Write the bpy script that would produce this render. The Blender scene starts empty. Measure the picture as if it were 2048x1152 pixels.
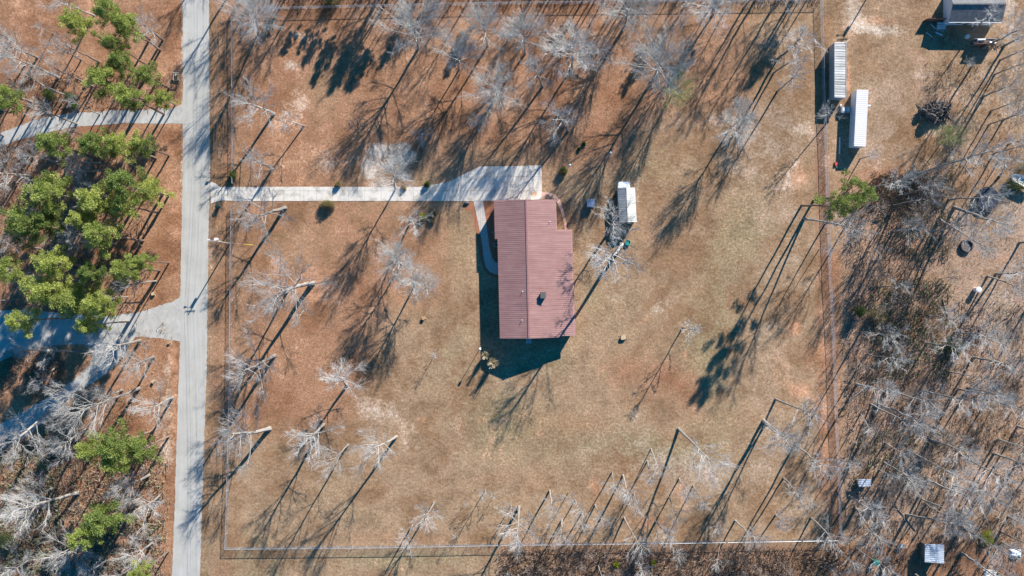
import bpy, math, random
import numpy as np
from mathutils import Vector, Matrix, Quaternion

# ------------------------------------------------------------------ camera, sky, sun
S = 9.0            # photo pixels per metre on the ground
CAMH = 158.0       # camera height, metres
SUN_EL = math.radians(24.2)
SUN_AZ = math.atan2(0.505, 0.863)      # clockwise from +Y (top of the photo)
scene = bpy.context.scene
cam_d = bpy.data.cameras.new("camera"); cam = bpy.data.objects.new("camera", cam_d)
scene.collection.objects.link(cam)
cam.location = (0, 0, CAMH); cam.rotation_euler = (0, 0, 0)
cam_d.sensor_width = 36; cam_d.lens = CAMH * S / 2048 * 36
cam_d.clip_start = 1; cam_d.clip_end = 5000
scene.camera = cam
world = bpy.data.worlds.new("World"); scene.world = world; world.use_nodes = True
wn = world.node_tree.nodes; wl = world.node_tree.links
sky = wn.new("ShaderNodeTexSky"); sky.sky_type = 'NISHITA'; sky.sun_disc = False
sky.sun_elevation = SUN_EL; sky.sun_rotation = SUN_AZ
sky.air_density = 1.0; sky.dust_density = 0.0; sky.ozone_density = 10.0
bg = wn["Background"]; bg.inputs[1].default_value = 0.075
hsv = wn.new("ShaderNodeHueSaturation"); hsv.inputs["Saturation"].default_value = 1.45; hsv.inputs["Hue"].default_value = 0.485
wl.new(sky.outputs[0], hsv.inputs["Color"]); wl.new(hsv.outputs[0], bg.inputs[0])
sun_d = bpy.data.lights.new("sun", 'SUN'); sun_d.energy = 5.0; sun_d.angle = math.radians(0.55)
sun_d.color = (1.0, 0.94, 0.85)
sun = bpy.data.objects.new("sun", sun_d); scene.collection.objects.link(sun)
sdir = Vector((math.sin(SUN_AZ) * math.cos(SUN_EL), math.cos(SUN_AZ) * math.cos(SUN_EL), math.sin(SUN_EL)))
sun.rotation_euler = sdir.to_track_quat('Z', 'Y').to_euler()
sun.location = (60, 100, 80)
scene.view_settings.view_transform = 'Standard'; scene.view_settings.look = 'None'
scene.view_settings.exposure = 1.12; scene.view_settings.gamma = 1.0

COL = scene.collection
PI = math.pi

def P(px, py, z=0.0):
    k = (CAMH - z) / CAMH / S
    return Vector(((px - 1024) * k, (576 - py) * k, z))

# ------------------------------------------------------------------ materials
def newmat(name):
    m = bpy.data.materials.new(name); m.use_nodes = True
    nt = m.node_tree
    return m, nt, nt.nodes["Principled BSDF"]

def noise(nt, scale, detail=3, vec=None, rough=0.6):
    n = nt.nodes.new("ShaderNodeTexNoise"); n.inputs["Scale"].default_value = scale
    n.inputs["Detail"].default_value = detail; n.inputs["Roughness"].default_value = rough
    if vec: nt.links.new(vec, n.inputs["Vector"])
    return n.outputs[0]

def ramp(nt, fac, stops, interp='LINEAR'):
    r = nt.nodes.new("ShaderNodeValToRGB"); r.color_ramp.interpolation = interp
    el = r.color_ramp.elements
    while len(el) < len(stops): el.new(0.5)
    for e, (p, c) in zip(el, stops):
        e.position = p; e.color = (*c, 1) if not isinstance(c, float) else (c, c, c, 1)
    nt.links.new(fac, r.inputs[0]); return r.outputs[0]

def mix(nt, fac, a, b, blend='MIX'):
    n = nt.nodes.new("ShaderNodeMix"); n.data_type = 'RGBA'; n.blend_type = blend
    for sock, v in ((n.inputs[0], fac), (n.inputs[6], a), (n.inputs[7], b)):
        if hasattr(v, 'links'): nt.links.new(v, sock)
        elif isinstance(v, (int, float)): sock.default_value = v
        else: sock.default_value = (*v, 1)
    return n.outputs[2]

def math_(nt, op, a, b=None, c=None):
    n = nt.nodes.new("ShaderNodeMath"); n.operation = op
    for i, v in enumerate((a, b, c)):
        if v is None: continue
        if hasattr(v, 'links'): nt.links.new(v, n.inputs[i])
        else: n.inputs[i].default_value = v
    return n.outputs[0]

def pos(nt):
    return nt.nodes.new("ShaderNodeNewGeometry").outputs["Position"]

def objc(nt):
    return nt.nodes.new("ShaderNodeTexCoord").outputs["Object"]

def bump(nt, bsdf, h, strength, dist):
    b = nt.nodes.new("ShaderNodeBump"); b.inputs["Strength"].default_value = strength
    b.inputs["Distance"].default_value = dist
    nt.links.new(h, b.inputs["Height"]); nt.links.new(b.outputs[0], bsdf.inputs["Normal"])

MATS = {}
def mat(name, col, rough=0.8, metal=0.0, var=0.25, scale=3.0, col2=None):
    """plain surface with noisy wear"""
    if name in MATS: return MATS[name]
    m, nt, b = newmat(name)
    v = objc(nt)
    n1 = noise(nt, scale, 4, v); n2 = noise(nt, scale * 7, 2, v)
    f = math_(nt, 'ADD', math_(nt, 'MULTIPLY', n1, 0.65), math_(nt, 'MULTIPLY', n2, 0.35))
    lo = tuple(c * (1 - var) for c in col); hi = tuple(min(1, c * (1 + var)) for c in (col2 or col))
    nt.links.new(ramp(nt, f, [(0.32, lo), (0.68, hi)]), b.inputs["Base Color"])
    b.inputs["Roughness"].default_value = rough; b.inputs["Metallic"].default_value = metal
    MATS[name] = m; return m

def bark_mat(name, lo, hi):
    m, nt, b = newmat(name)
    v = objc(nt)
    n1 = noise(nt, 1.1, 4, v)
    oi = nt.nodes.new("ShaderNodeObjectInfo").outputs["Random"]
    f = math_(nt, 'ADD', math_(nt, 'MULTIPLY', n1, 0.8), math_(nt, 'MULTIPLY', oi, 0.35))
    nt.links.new(ramp(nt, f, [(0.3, lo), (0.85, hi)]), b.inputs["Base Color"])
    b.inputs["Roughness"].default_value = 0.9
    return m
M_bark = bark_mat("pale_bark", (0.14, 0.125, 0.11), (0.34, 0.31, 0.28))
M_twig = bark_mat("twig_bark", (0.28, 0.27, 0.26), (0.50, 0.485, 0.47))
M_frost = bark_mat("pale_twig_bark", (0.35, 0.34, 0.32), (0.58, 0.56, 0.535))
M_pinebark = bark_mat("pine_bark", (0.10, 0.07, 0.055), (0.24, 0.17, 0.13))
M_brushwood = bark_mat("brushwood", (0.15, 0.11, 0.085), (0.40, 0.32, 0.27))

def leaf_mat(name, dark, light, limey):
    m, nt, b = newmat(name)
    at = nt.nodes.new("ShaderNodeAttribute"); at.attribute_name = "leafvar"
    oi = nt.nodes.new("ShaderNodeObjectInfo").outputs["Random"]
    c = ramp(nt, at.outputs["Fac"], [(0.0, dark), (0.6, light), (1.0, limey)])
    hs = nt.nodes.new("ShaderNodeHueSaturation")
    nt.links.new(c, hs.inputs["Color"])
    nt.links.new(math_(nt, 'MULTIPLY_ADD', oi, 0.5, 0.72), hs.inputs["Value"])
    nt.links.new(math_(nt, 'MULTIPLY_ADD', oi, -0.03, 0.515), hs.inputs["Hue"])
    nt.links.new(hs.outputs[0], b.inputs["Base Color"])
    b.inputs["Roughness"].default_value = 0.65
    tr = nt.nodes.new("ShaderNodeBsdfTranslucent"); nt.links.new(hs.outputs[0], tr.inputs[0])
    mx = nt.nodes.new("ShaderNodeMixShader"); mx.inputs[0].default_value = 0.38
    nt.links.new(b.outputs[0], mx.inputs[1]); nt.links.new(tr.outputs[0], mx.inputs[2])
    nt.links.new(mx.outputs[0], nt.nodes["Material Output"].inputs[0])
    return m
M_needle = leaf_mat("pine_needles", (0.14, 0.185, 0.035), (0.26, 0.325, 0.07), (0.43, 0.48, 0.13))
M_dkleaf = leaf_mat("dark_leaves", (0.035, 0.06, 0.015), (0.09, 0.15, 0.035), (0.19, 0.26, 0.06))
M_lime = leaf_mat("lime_leaves", (0.14, 0.17, 0.01), (0.30, 0.32, 0.02), (0.5, 0.5, 0.05))
M_brleaf = leaf_mat("brown_leaves", (0.18, 0.13, 0.06), (0.40, 0.31, 0.15), (0.60, 0.50, 0.26))
M_straw = leaf_mat("straw_blades", (0.35, 0.27, 0.15), (0.55, 0.45, 0.27), (0.75, 0.65, 0.42))
M_olive = leaf_mat("olive_twigs", (0.14, 0.15, 0.06), (0.27, 0.28, 0.12), (0.42, 0.42, 0.2))

def ground_mat():
    m, nt, b = newmat("ground_cover")
    p = pos(nt)
    A = nt.nodes.new("ShaderNodeAttribute"); A.attribute_name = "cover"
    B = nt.nodes.new("ShaderNodeAttribute"); B.attribute_name = "soil"
    sa = nt.nodes.new("ShaderNodeSeparateColor"); nt.links.new(A.outputs["Color"], sa.inputs[0])
    sb = nt.nodes.new("ShaderNodeSeparateColor"); nt.links.new(B.outputs["Color"], sb.inputs[0])
    n_big = noise(nt, 0.045, 5, p, 0.65); n_mid = noise(nt, 0.28, 6, p, 0.72)
    n_fine = noise(nt, 1.7, 5, p, 0.8); n_leaf = noise(nt, 5.5, 3, p, 0.85)
    mp = nt.nodes.new("ShaderNodeMapping"); mp.inputs["Rotation"].default_value = (0, 0, 0.9)
    mp.inputs["Scale"].default_value = (0.8, 1.5, 1); nt.links.new(p, mp.inputs[0])
    n_str = noise(nt, 0.9, 4, mp.outputs[0], 0.7)
    wv = nt.nodes.new("ShaderNodeVectorMath"); wv.operation = 'ADD'
    wn3 = nt.nodes.new("ShaderNodeTexNoise"); wn3.inputs["Scale"].default_value = 0.18; wn3.inputs["Detail"].default_value = 3; nt.links.new(p, wn3.inputs["Vector"])
    sc = nt.nodes.new("ShaderNodeVectorMath"); sc.operation = 'SCALE'; sc.inputs["Scale"].default_value = 9.0; nt.links.new(wn3.outputs["Color"], sc.inputs[0])
    nt.links.new(p, wv.inputs[0]); nt.links.new(sc.outputs[0], wv.inputs[1])
    n_patch = noise(nt, 0.11, 5, wv.outputs[0], 0.6)
    n_speck = noise(nt, 3.1, 2, p, 0.5)
    brk = math_(nt, 'ADD', math_(nt, 'MULTIPLY', n_mid, 0.35), math_(nt, 'ADD', math_(nt, 'MULTIPLY', n_fine, 0.25), math_(nt, 'MULTIPLY', n_patch, 0.4)))
    def edge(mask, gain=1.6):
        # the painted amount, broken up by noise
        v = math_(nt, 'ADD', mask, math_(nt, 'MULTIPLY_ADD', brk, 2.6, -1.3))
        n = nt.nodes.new("ShaderNodeMath"); n.operation = 'MULTIPLY_ADD'; n.use_clamp = True
        nt.links.new(v, n.inputs[0]); n.inputs[1].default_value = gain; n.inputs[2].default_value = 0.5 - gain * 0.5
        return n.outputs[0]
    grass = ramp(nt, math_(nt, 'ADD', math_(nt, 'MULTIPLY', n_fine, 0.7), math_(nt, 'MULTIPLY', n_str, 0.3)),
                 [(0.35, (0.165, 0.098, 0.052)), (0.5, (0.315, 0.212, 0.130)), (0.66, (0.49, 0.365, 0.245))])
    grass = mix(nt, math_(nt, 'MULTIPLY', n_big, 0.45), grass, (0.34, 0.20, 0.118))
    green = ramp(nt, n_fine, [(0.38, (0.12, 0.105, 0.05)), (0.5, (0.225, 0.195, 0.10)), (0.62, (0.37, 0.325, 0.19))])
    litter = ramp(nt, math_(nt, 'ADD', math_(nt, 'MULTIPLY', n_leaf, 0.55), math_(nt, 'MULTIPLY', n_fine, 0.45)),
                  [(0.36, (0.12, 0.058, 0.033)), (0.47, (0.28, 0.142, 0.08)), (0.56, (0.38, 0.21, 0.125)), (0.68, (0.60, 0.40, 0.27))])
    dlit = ramp(nt, math_(nt, 'ADD', math_(nt, 'MULTIPLY', n_leaf, 0.6), math_(nt, 'MULTIPLY', n_fine, 0.4)),
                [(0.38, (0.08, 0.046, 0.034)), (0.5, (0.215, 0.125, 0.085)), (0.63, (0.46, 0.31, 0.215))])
    sand = ramp(nt, n_fine, [(0.38, (0.40, 0.30, 0.22)), (0.5, (0.53, 0.42, 0.33)), (0.62, (0.68, 0.58, 0.49))])
    clay = ramp(nt, n_fine, [(0.3, (0.36, 0.17, 0.09)), (0.5, (0.50, 0.26, 0.15)), (0.7, (0.62, 0.38, 0.25))])
    grey = ramp(nt, n_fine, [(0.38, (0.19, 0.15, 0.12)), (0.5, (0.35, 0.285, 0.235)), (0.62, (0.53, 0.46, 0.40))])
    c = mix(nt, edge(sa.outputs[1]), grass, green)
    c = mix(nt, edge(sb.outputs[1]), c, grey)
    c = mix(nt, edge(sa.outputs[0]), c, litter)
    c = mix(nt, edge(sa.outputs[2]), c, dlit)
    c = mix(nt, edge(sb.outputs[2], 2.2), c, clay)
    c = mix(nt, edge(sb.outputs[0], 2.2), c, sand)
    c = mix(nt, 0.5, c, ramp(nt, n_leaf, [(0.3, 0.55), (0.5, 1.0), (0.72, 1.0)]), 'MULTIPLY')
    c = mix(nt, 0.75, c, ramp(nt, math_(nt, 'ADD', math_(nt, 'MULTIPLY', n_mid, 0.6), math_(nt, 'MULTIPLY', noise(nt, 0.09, 4, p, .7), 0.4)), [(0.36, (0.60, 0.57, 0.55)), (0.5, (1.0, 1.0, 1.0)), (0.64, (1.3, 1.30, 1.32))]), 'MULTIPLY')
    c = mix(nt, 0.7, c, ramp(nt, n_patch, [(0.38, (0.70, 0.60, 0.52)), (0.5, (1.0, 1.0, 1.0)), (0.6, (1.12, 1.16, 1.18))]), 'MULTIPLY')
    c = mix(nt, 0.55, c, ramp(nt, n_speck, [(0.3, 0.7), (0.5, 1.0), (0.66, 1.22)]), 'MULTIPLY')
    hs = nt.nodes.new("ShaderNodeHueSaturation"); nt.links.new(c, hs.inputs["Color"])
    hs.inputs["Saturation"].default_value = 1.0; hs.inputs["Value"].default_value = 1.0
    nt.links.new(hs.outputs[0], b.inputs["Base Color"])
    b.inputs["Roughness"].default_value = 0.95; b.inputs["Specular IOR Level"].default_value = 0.1
    h = math_(nt, 'ADD', n_fine, math_(nt, 'MULTIPLY', n_leaf, 0.35))
    bump(nt, b, h, 0.4, 0.22)
    return m

def road_mat(name, c1, c2, grain=5.0, bstr=0.15, strk=0.05):
    m, nt, b = newmat(name); p = pos(nt)
    mp = nt.nodes.new("ShaderNodeMapping"); mp.inputs["Scale"].default_value = (1.0, strk, 1); nt.links.new(p, mp.inputs[0])
    f = math_(nt, 'ADD', math_(nt, 'MULTIPLY', noise(nt, 0.25, 4, p), 0.35), math_(nt, 'MULTIPLY', noise(nt, grain, 3, p, .8), 0.3))
    f = math_(nt, 'ADD', f, math_(nt, 'MULTIPLY', noise(nt, 1.2, 3, mp.outputs[0]), 0.35))
    nt.links.new(ramp(nt, f, [(0.36, c1), (0.62, c2)]), b.inputs["Base Color"])
    b.inputs["Roughness"].default_value = 0.9
    bump(nt, b, noise(nt, 6, 3, p), bstr, 0.05); return m

def concrete_mat():
    m, nt, b = newmat("driveway_concrete"); p = pos(nt)
    br = nt.nodes.new("ShaderNodeTexBrick"); br.offset = 0; br.inputs["Scale"].default_value = 1
    br.inputs["Brick Width"].default_value = 3.6; br.inputs["Row Height"].default_value = 3.15
    br.inputs["Mortar Size"].default_value = 0.05
    mpb = nt.nodes.new("ShaderNodeMapping"); mpb.inputs["Location"].default_value = (0.3, 0.45, 0); nt.links.new(p, mpb.inputs[0])
    nt.links.new(mpb.outputs[0], br.inputs[0])
    br.inputs["Color1"].default_value = (0.64, 0.60, 0.55, 1); br.inputs["Color2"].default_value = (0.60, 0.56, 0.515, 1)
    br.inputs["Mortar"].default_value = (0.40, 0.37, 0.33, 1)
    st = ramp(nt, noise(nt, 0.5, 5, p, 0.7), [(0.36, (0.66, 0.63, 0.59)), (0.47, (0.93, 0.92, 0.9)), (0.58, (1.03, 1.02, 1.0))])
    c = mix(nt, 1.0, br.outputs[0], st, 'MULTIPLY')
    # rust stain beside the garage
    d = nt.nodes.new("ShaderNodeVectorMath"); d.operation = 'DISTANCE'; nt.links.new(p, d.inputs[0]); d.inputs[1].default_value = P(1068, 389)
    r = ramp(nt, math_(nt, 'ADD', math_(nt, 'MULTIPLY', d.outputs["Value"], 0.35), math_(nt, 'MULTIPLY', noise(nt, 2, 4, p), 0.6)), [(0.42, 0.8), (0.62, 0.0)])
    c = mix(nt, r, c, (0.52, 0.30, 0.16))
    nt.links.new(c, b.inputs["Base Color"]); b.inputs["Roughness"].default_value = 0.85; return m

def paver_mat():
    m, nt, b = newmat("path_pavers"); p = pos(nt)
    br = nt.nodes.new("ShaderNodeTexBrick"); br.offset = 0; br.inputs["Scale"].default_value = 1
    br.inputs["Brick Width"].default_value = 0.5; br.inputs["Row Height"].default_value = 0.5; br.inputs["Mortar Size"].default_value = 0.03
    nt.links.new(p, br.inputs[0])
    br.inputs["Color1"].default_value = (0.56, 0.50, 0.46, 1); br.inputs["Color2"].default_value = (0.48, 0.43, 0.40, 1)
    br.inputs["Mortar"].default_value = (0.33, 0.29, 0.26, 1)
    nt.links.new(br.outputs[0], b.inputs["Base Color"]); b.inputs["Roughness"].default_value = 0.85; return m

def streak_mat(name, a, bcol, c, along=(0.15, 3.0, 1), rough=0.45, metal=0.0, scale=1.0):
    m, nt, b = newmat(name); v = objc(nt)
    mp = nt.nodes.new("ShaderNodeMapping"); mp.inputs["Scale"].default_value = along; nt.links.new(v, mp.inputs[0])
    f = noise(nt, scale, 5, mp.outputs[0], 0.7)
    g = noise(nt, 0.35, 4, v, 0.6)
    f = math_(nt, 'ADD', math_(nt, 'MULTIPLY', f, 0.7), math_(nt, 'MULTIPLY', g, 0.3))
    nt.links.new(ramp(nt, f, [(0.34, a), (0.5, bcol), (0.66, c)]), b.inputs["Base Color"])
    b.inputs["Roughness"].default_value = rough; b.inputs["Metallic"].default_value = metal; return m

M_ground = ground_mat()
M_road = road_mat("road_chipseal", (0.345, 0.33, 0.30), (0.48, 0.462, 0.43))
M_gravel = road_mat("gravel", (0.31, 0.295, 0.275), (0.49, 0.475, 0.45), 4.0, 0.4, 0.6)
M_conc = concrete_mat(); M_paver = paver_mat()
M_mulch = road_mat("red_mulch", (0.20, 0.07, 0.035), (0.40, 0.17, 0.09), 5, 0.6)
M_brickedge = road_mat("brick_edging", (0.58, 0.32, 0.24), (0.74, 0.47, 0.37), 6, 0.3)
M_redroof = streak_mat("dusty_red_metal", (0.275, 0.145, 0.13), (0.345, 0.19, 0.17), (0.415, 0.24, 0.215), (0.12, 2.2, 1), 0.5)
M_redcap = mat("dark_red_cap", (0.30, 0.15, 0.14), 0.5)
M_brick = mat("house_brick", (0.28, 0.13, 0.09), 0.9, scale=4)
M_stripe = streak_mat("weathered_white_metal", (0.20, 0.19, 0.18), (0.55, 0.53, 0.50), (0.75, 0.74, 0.73), (0.05, 2.4, 1), 0.45)
M_whitemetal = mat("white_metal", (0.74, 0.70, 0.71), 0.4, var=0.06)
M_greywall = mat("grey_siding", (0.34, 0.36, 0.38), 0.6, var=0.12)
M_whitewall = mat("white_siding", (0.66, 0.67, 0.68), 0.6, var=0.08)
M_galv = streak_mat("galvanised_sheet", (0.27, 0.31, 0.38), (0.42, 0.47, 0.55), (0.58, 0.62, 0.68), (0.6, 2.5, 1), 0.4, 0.0)
M_slate = streak_mat("slate_shingles", (0.10, 0.10, 0.105), (0.155, 0.155, 0.16), (0.22, 0.215, 0.215), (1.5, 1.5, 1), 0.9)
M_shedpale = streak_mat("pale_sheet_roof", (0.42, 0.40, 0.36), (0.62, 0.61, 0.56), (0.70, 0.69, 0.66), (0.3, 1.6, 1), 0.5)
M_shedgrey = streak_mat("grey_sheet_roof", (0.22, 0.22, 0.21), (0.33, 0.33, 0.32), (0.46, 0.46, 0.45), (0.1, 3.0, 1), 0.5)
M_tarp = streak_mat("blue_white_tarp", (0.12, 0.28, 0.62), (0.62, 0.70, 0.80), (0.72, 0.77, 0.82), (0.8, 1.5, 1), 0.4)
M_fence = mat("galvanised_wire", (0.42, 0.43, 0.45), 0.45, 0.3, 0.1)
M_wood = mat("weathered_wood", (0.22, 0.15, 0.10), 0.9)
M_palewood = mat("pale_cut_wood", (0.52, 0.38, 0.22), 0.9)
M_polewood = mat("pole_wood", (0.33, 0.29, 0.25), 0.9)
M_white = mat("white_plastic", (0.72, 0.72, 0.72), 0.4, var=0.06)
M_black = mat("black_rubber", (0.022, 0.022, 0.025), 0.6)
M_char = mat("charred_wood", (0.035, 0.030, 0.028), 0.9, var=0.7, col2=(0.14, 0.12, 0.11))
M_green = mat("green_plastic", (0.03, 0.26, 0.20), 0.4, var=0.15)
M_dgreen = mat("dark_green_plastic", (0.012, 0.06, 0.05), 0.4)
M_teal = mat("teal_water", (0.03, 0.25, 0.22), 0.1, var=0.1)
M_yellow = mat("yellow_plastic", (0.75, 0.52, 0.04), 0.4, var=0.1)
M_glass = mat("dark_window_glass", (0.03, 0.035, 0.045), 0.1)
M_redpaint = mat("red_paint", (0.55, 0.05, 0.04), 0.5)
M_rock = mat("dark_rock", (0.10, 0.10, 0.10), 0.8)
M_stump = mat("stump_wood", (0.45, 0.27, 0.14), 0.9)
M_metal = mat("grey_metal", (0.40, 0.41, 0.42), 0.4, 0.4, 0.1)

# ------------------------------------------------------------------ mesh helpers
class MB:
    def __init__(self): self.v = []; self.f = []
    def add(self, vs, fs):
        o = len(self.v); self.v.extend([tuple(x) for x in vs]); self.f.extend([tuple(o + i for i in f) for f in fs]); return self
    def box(self, c, s, rz=0.0, rot=None):
        hx, hy, hz = s[0] / 2, s[1] / 2, s[2] / 2
        R = rot if rot is not None else Matrix.Rotation(rz, 3, 'Z'); c = Vector(c)
        vs = [c + R @ Vector((x * hx, y * hy, z * hz)) for z in (-1, 1) for y in (-1, 1) for x in (-1, 1)]
        return self.add(vs, [(0, 2, 3, 1), (4, 5, 7, 6), (0, 1, 5, 4), (2, 6, 7, 3), (0, 4, 6, 2), (1, 3, 7, 5)])
    def bar(self, a, b, w, h=None):
        a = Vector(a); b = Vector(b); d = b - a; h = h or w
        q = d.to_track_quat('Y', 'Z').to_matrix()
        return self.box((a + b) / 2, (w, d.length, h), rot=q)
    def tube(self, pts, rad, n=6, caps=True):
        pts = [Vector(p) for p in pts]; rings = []
        if isinstance(rad, (int, float)): rad = [rad] * len(pts)
        for i, p in enumerate(pts):
            d = (pts[min(i + 1, len(pts) - 1)] - pts[max(i - 1, 0)])
            if d.length < 1e-9: d = Vector((0, 0, 1))
            d.normalize(); u = d.cross(Vector((0.12, 0.31, 0.94)))
            if u.length < 0.1: u = d.cross(Vector((1, 0, 0)))
            u.normalize(); w = d.cross(u)
            rings.append([p + (u * math.cos(2 * PI * k / n) + w * math.sin(2 * PI * k / n)) * rad[i] for k in range(n)])
        vs = [x for r in rings for x in r]; fs = []
        for i in range(len(pts) - 1):
            for k in range(n):
                fs.append((i * n + k, i * n + (k + 1) % n, (i + 1) * n + (k + 1) % n, (i + 1) * n + k))
        if caps: fs.append(tuple(range(n - 1, -1, -1))); fs.append(tuple((len(pts) - 1) * n + k for k in range(n)))
        return self.add(vs, fs)
    def prism(self, poly, z0, z1):
        """poly: world xy list; z0,z1 floats or functions of (x,y)"""
        n = len(poly); f0 = z0 if callable(z0) else (lambda x, y: z0); f1 = z1 if callable(z1) else (lambda x, y: z1)
        ar = sum(poly[i][0] * poly[(i + 1) % n][1] - poly[(i + 1) % n][0] * poly[i][1] for i in range(n))
        if ar < 0: poly = poly[::-1]
        vs = [(p[0], p[1], f0(p[0], p[1])) for p in poly] + [(p[0], p[1], f1(p[0], p[1])) for p in poly]
        fs = [tuple(range(n - 1, -1, -1)), tuple(range(n, 2 * n))] + [(i, (i + 1) % n, n + (i + 1) % n, n + i) for i in range(n)]
        return self.add(vs, fs)
    def ring(self, c, r0, r1, z0, z1, n=24):
        vs = []
        for k in range(n):
            a = 2 * PI * k / n; ca, sa = math.cos(a), math.sin(a)
            for r, z in ((r0, z0), (r1, z0), (r1, z1), (r0, z1)): vs.append((c[0] + ca * r, c[1] + sa * r, z))
        fs = [((k * 4 + j), (k * 4 + (j + 1) % 4), (((k + 1) % n) * 4 + (j + 1) % 4), (((k + 1) % n) * 4 + j)) for k in range(n) for j in range(4)]
        return self.add(vs, fs)
    def disc(self, c, r, z0, z1, n=24):
        return self.prism([(c[0] + r * math.cos(2 * PI * k / n), c[1] + r * math.sin(2 * PI * k / n)) for k in range(n)], z0, z1)
    def mesh(self, name, m):
        me = bpy.data.meshes.new(name); me.from_pydata(self.v, [], self.f); me.materials.append(m); me.update(); return me
    def obj(self, name, m, parent=None):
        o = bpy.data.objects.new(name, self.mesh(name, m)); COL.objects.link(o)
        if parent is not None:
            o.parent = parent
            # geometry is written in world space: cancel the parent's offset
            off = Vector((0, 0, 0)); q = parent
            while q is not None: off += q.location; q = q.parent
            o.matrix_parent_inverse = Matrix.Identity(4); o.location = -off
        return o

def tag(o, label=None, cat=None, group=None, kind=None):
    if label: o['label'] = label
    if cat: o['category'] = cat
    if group: o['group'] = group
    if kind: o['kind'] = kind
    return o
def thing(name, label, cat, loc=(0, 0, 0), group=None):
    o = bpy.data.objects.new(name, None); COL.objects.link(o); o.location = loc; o.empty_display_size = 0.3
    return tag(o, label, cat, group)
def sheet(name, px, z0, z1, m, kind='structure'):
    return tag(MB().prism([P(*p).xy for p in px], z0, z1).obj(name, m), kind=kind)

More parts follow.
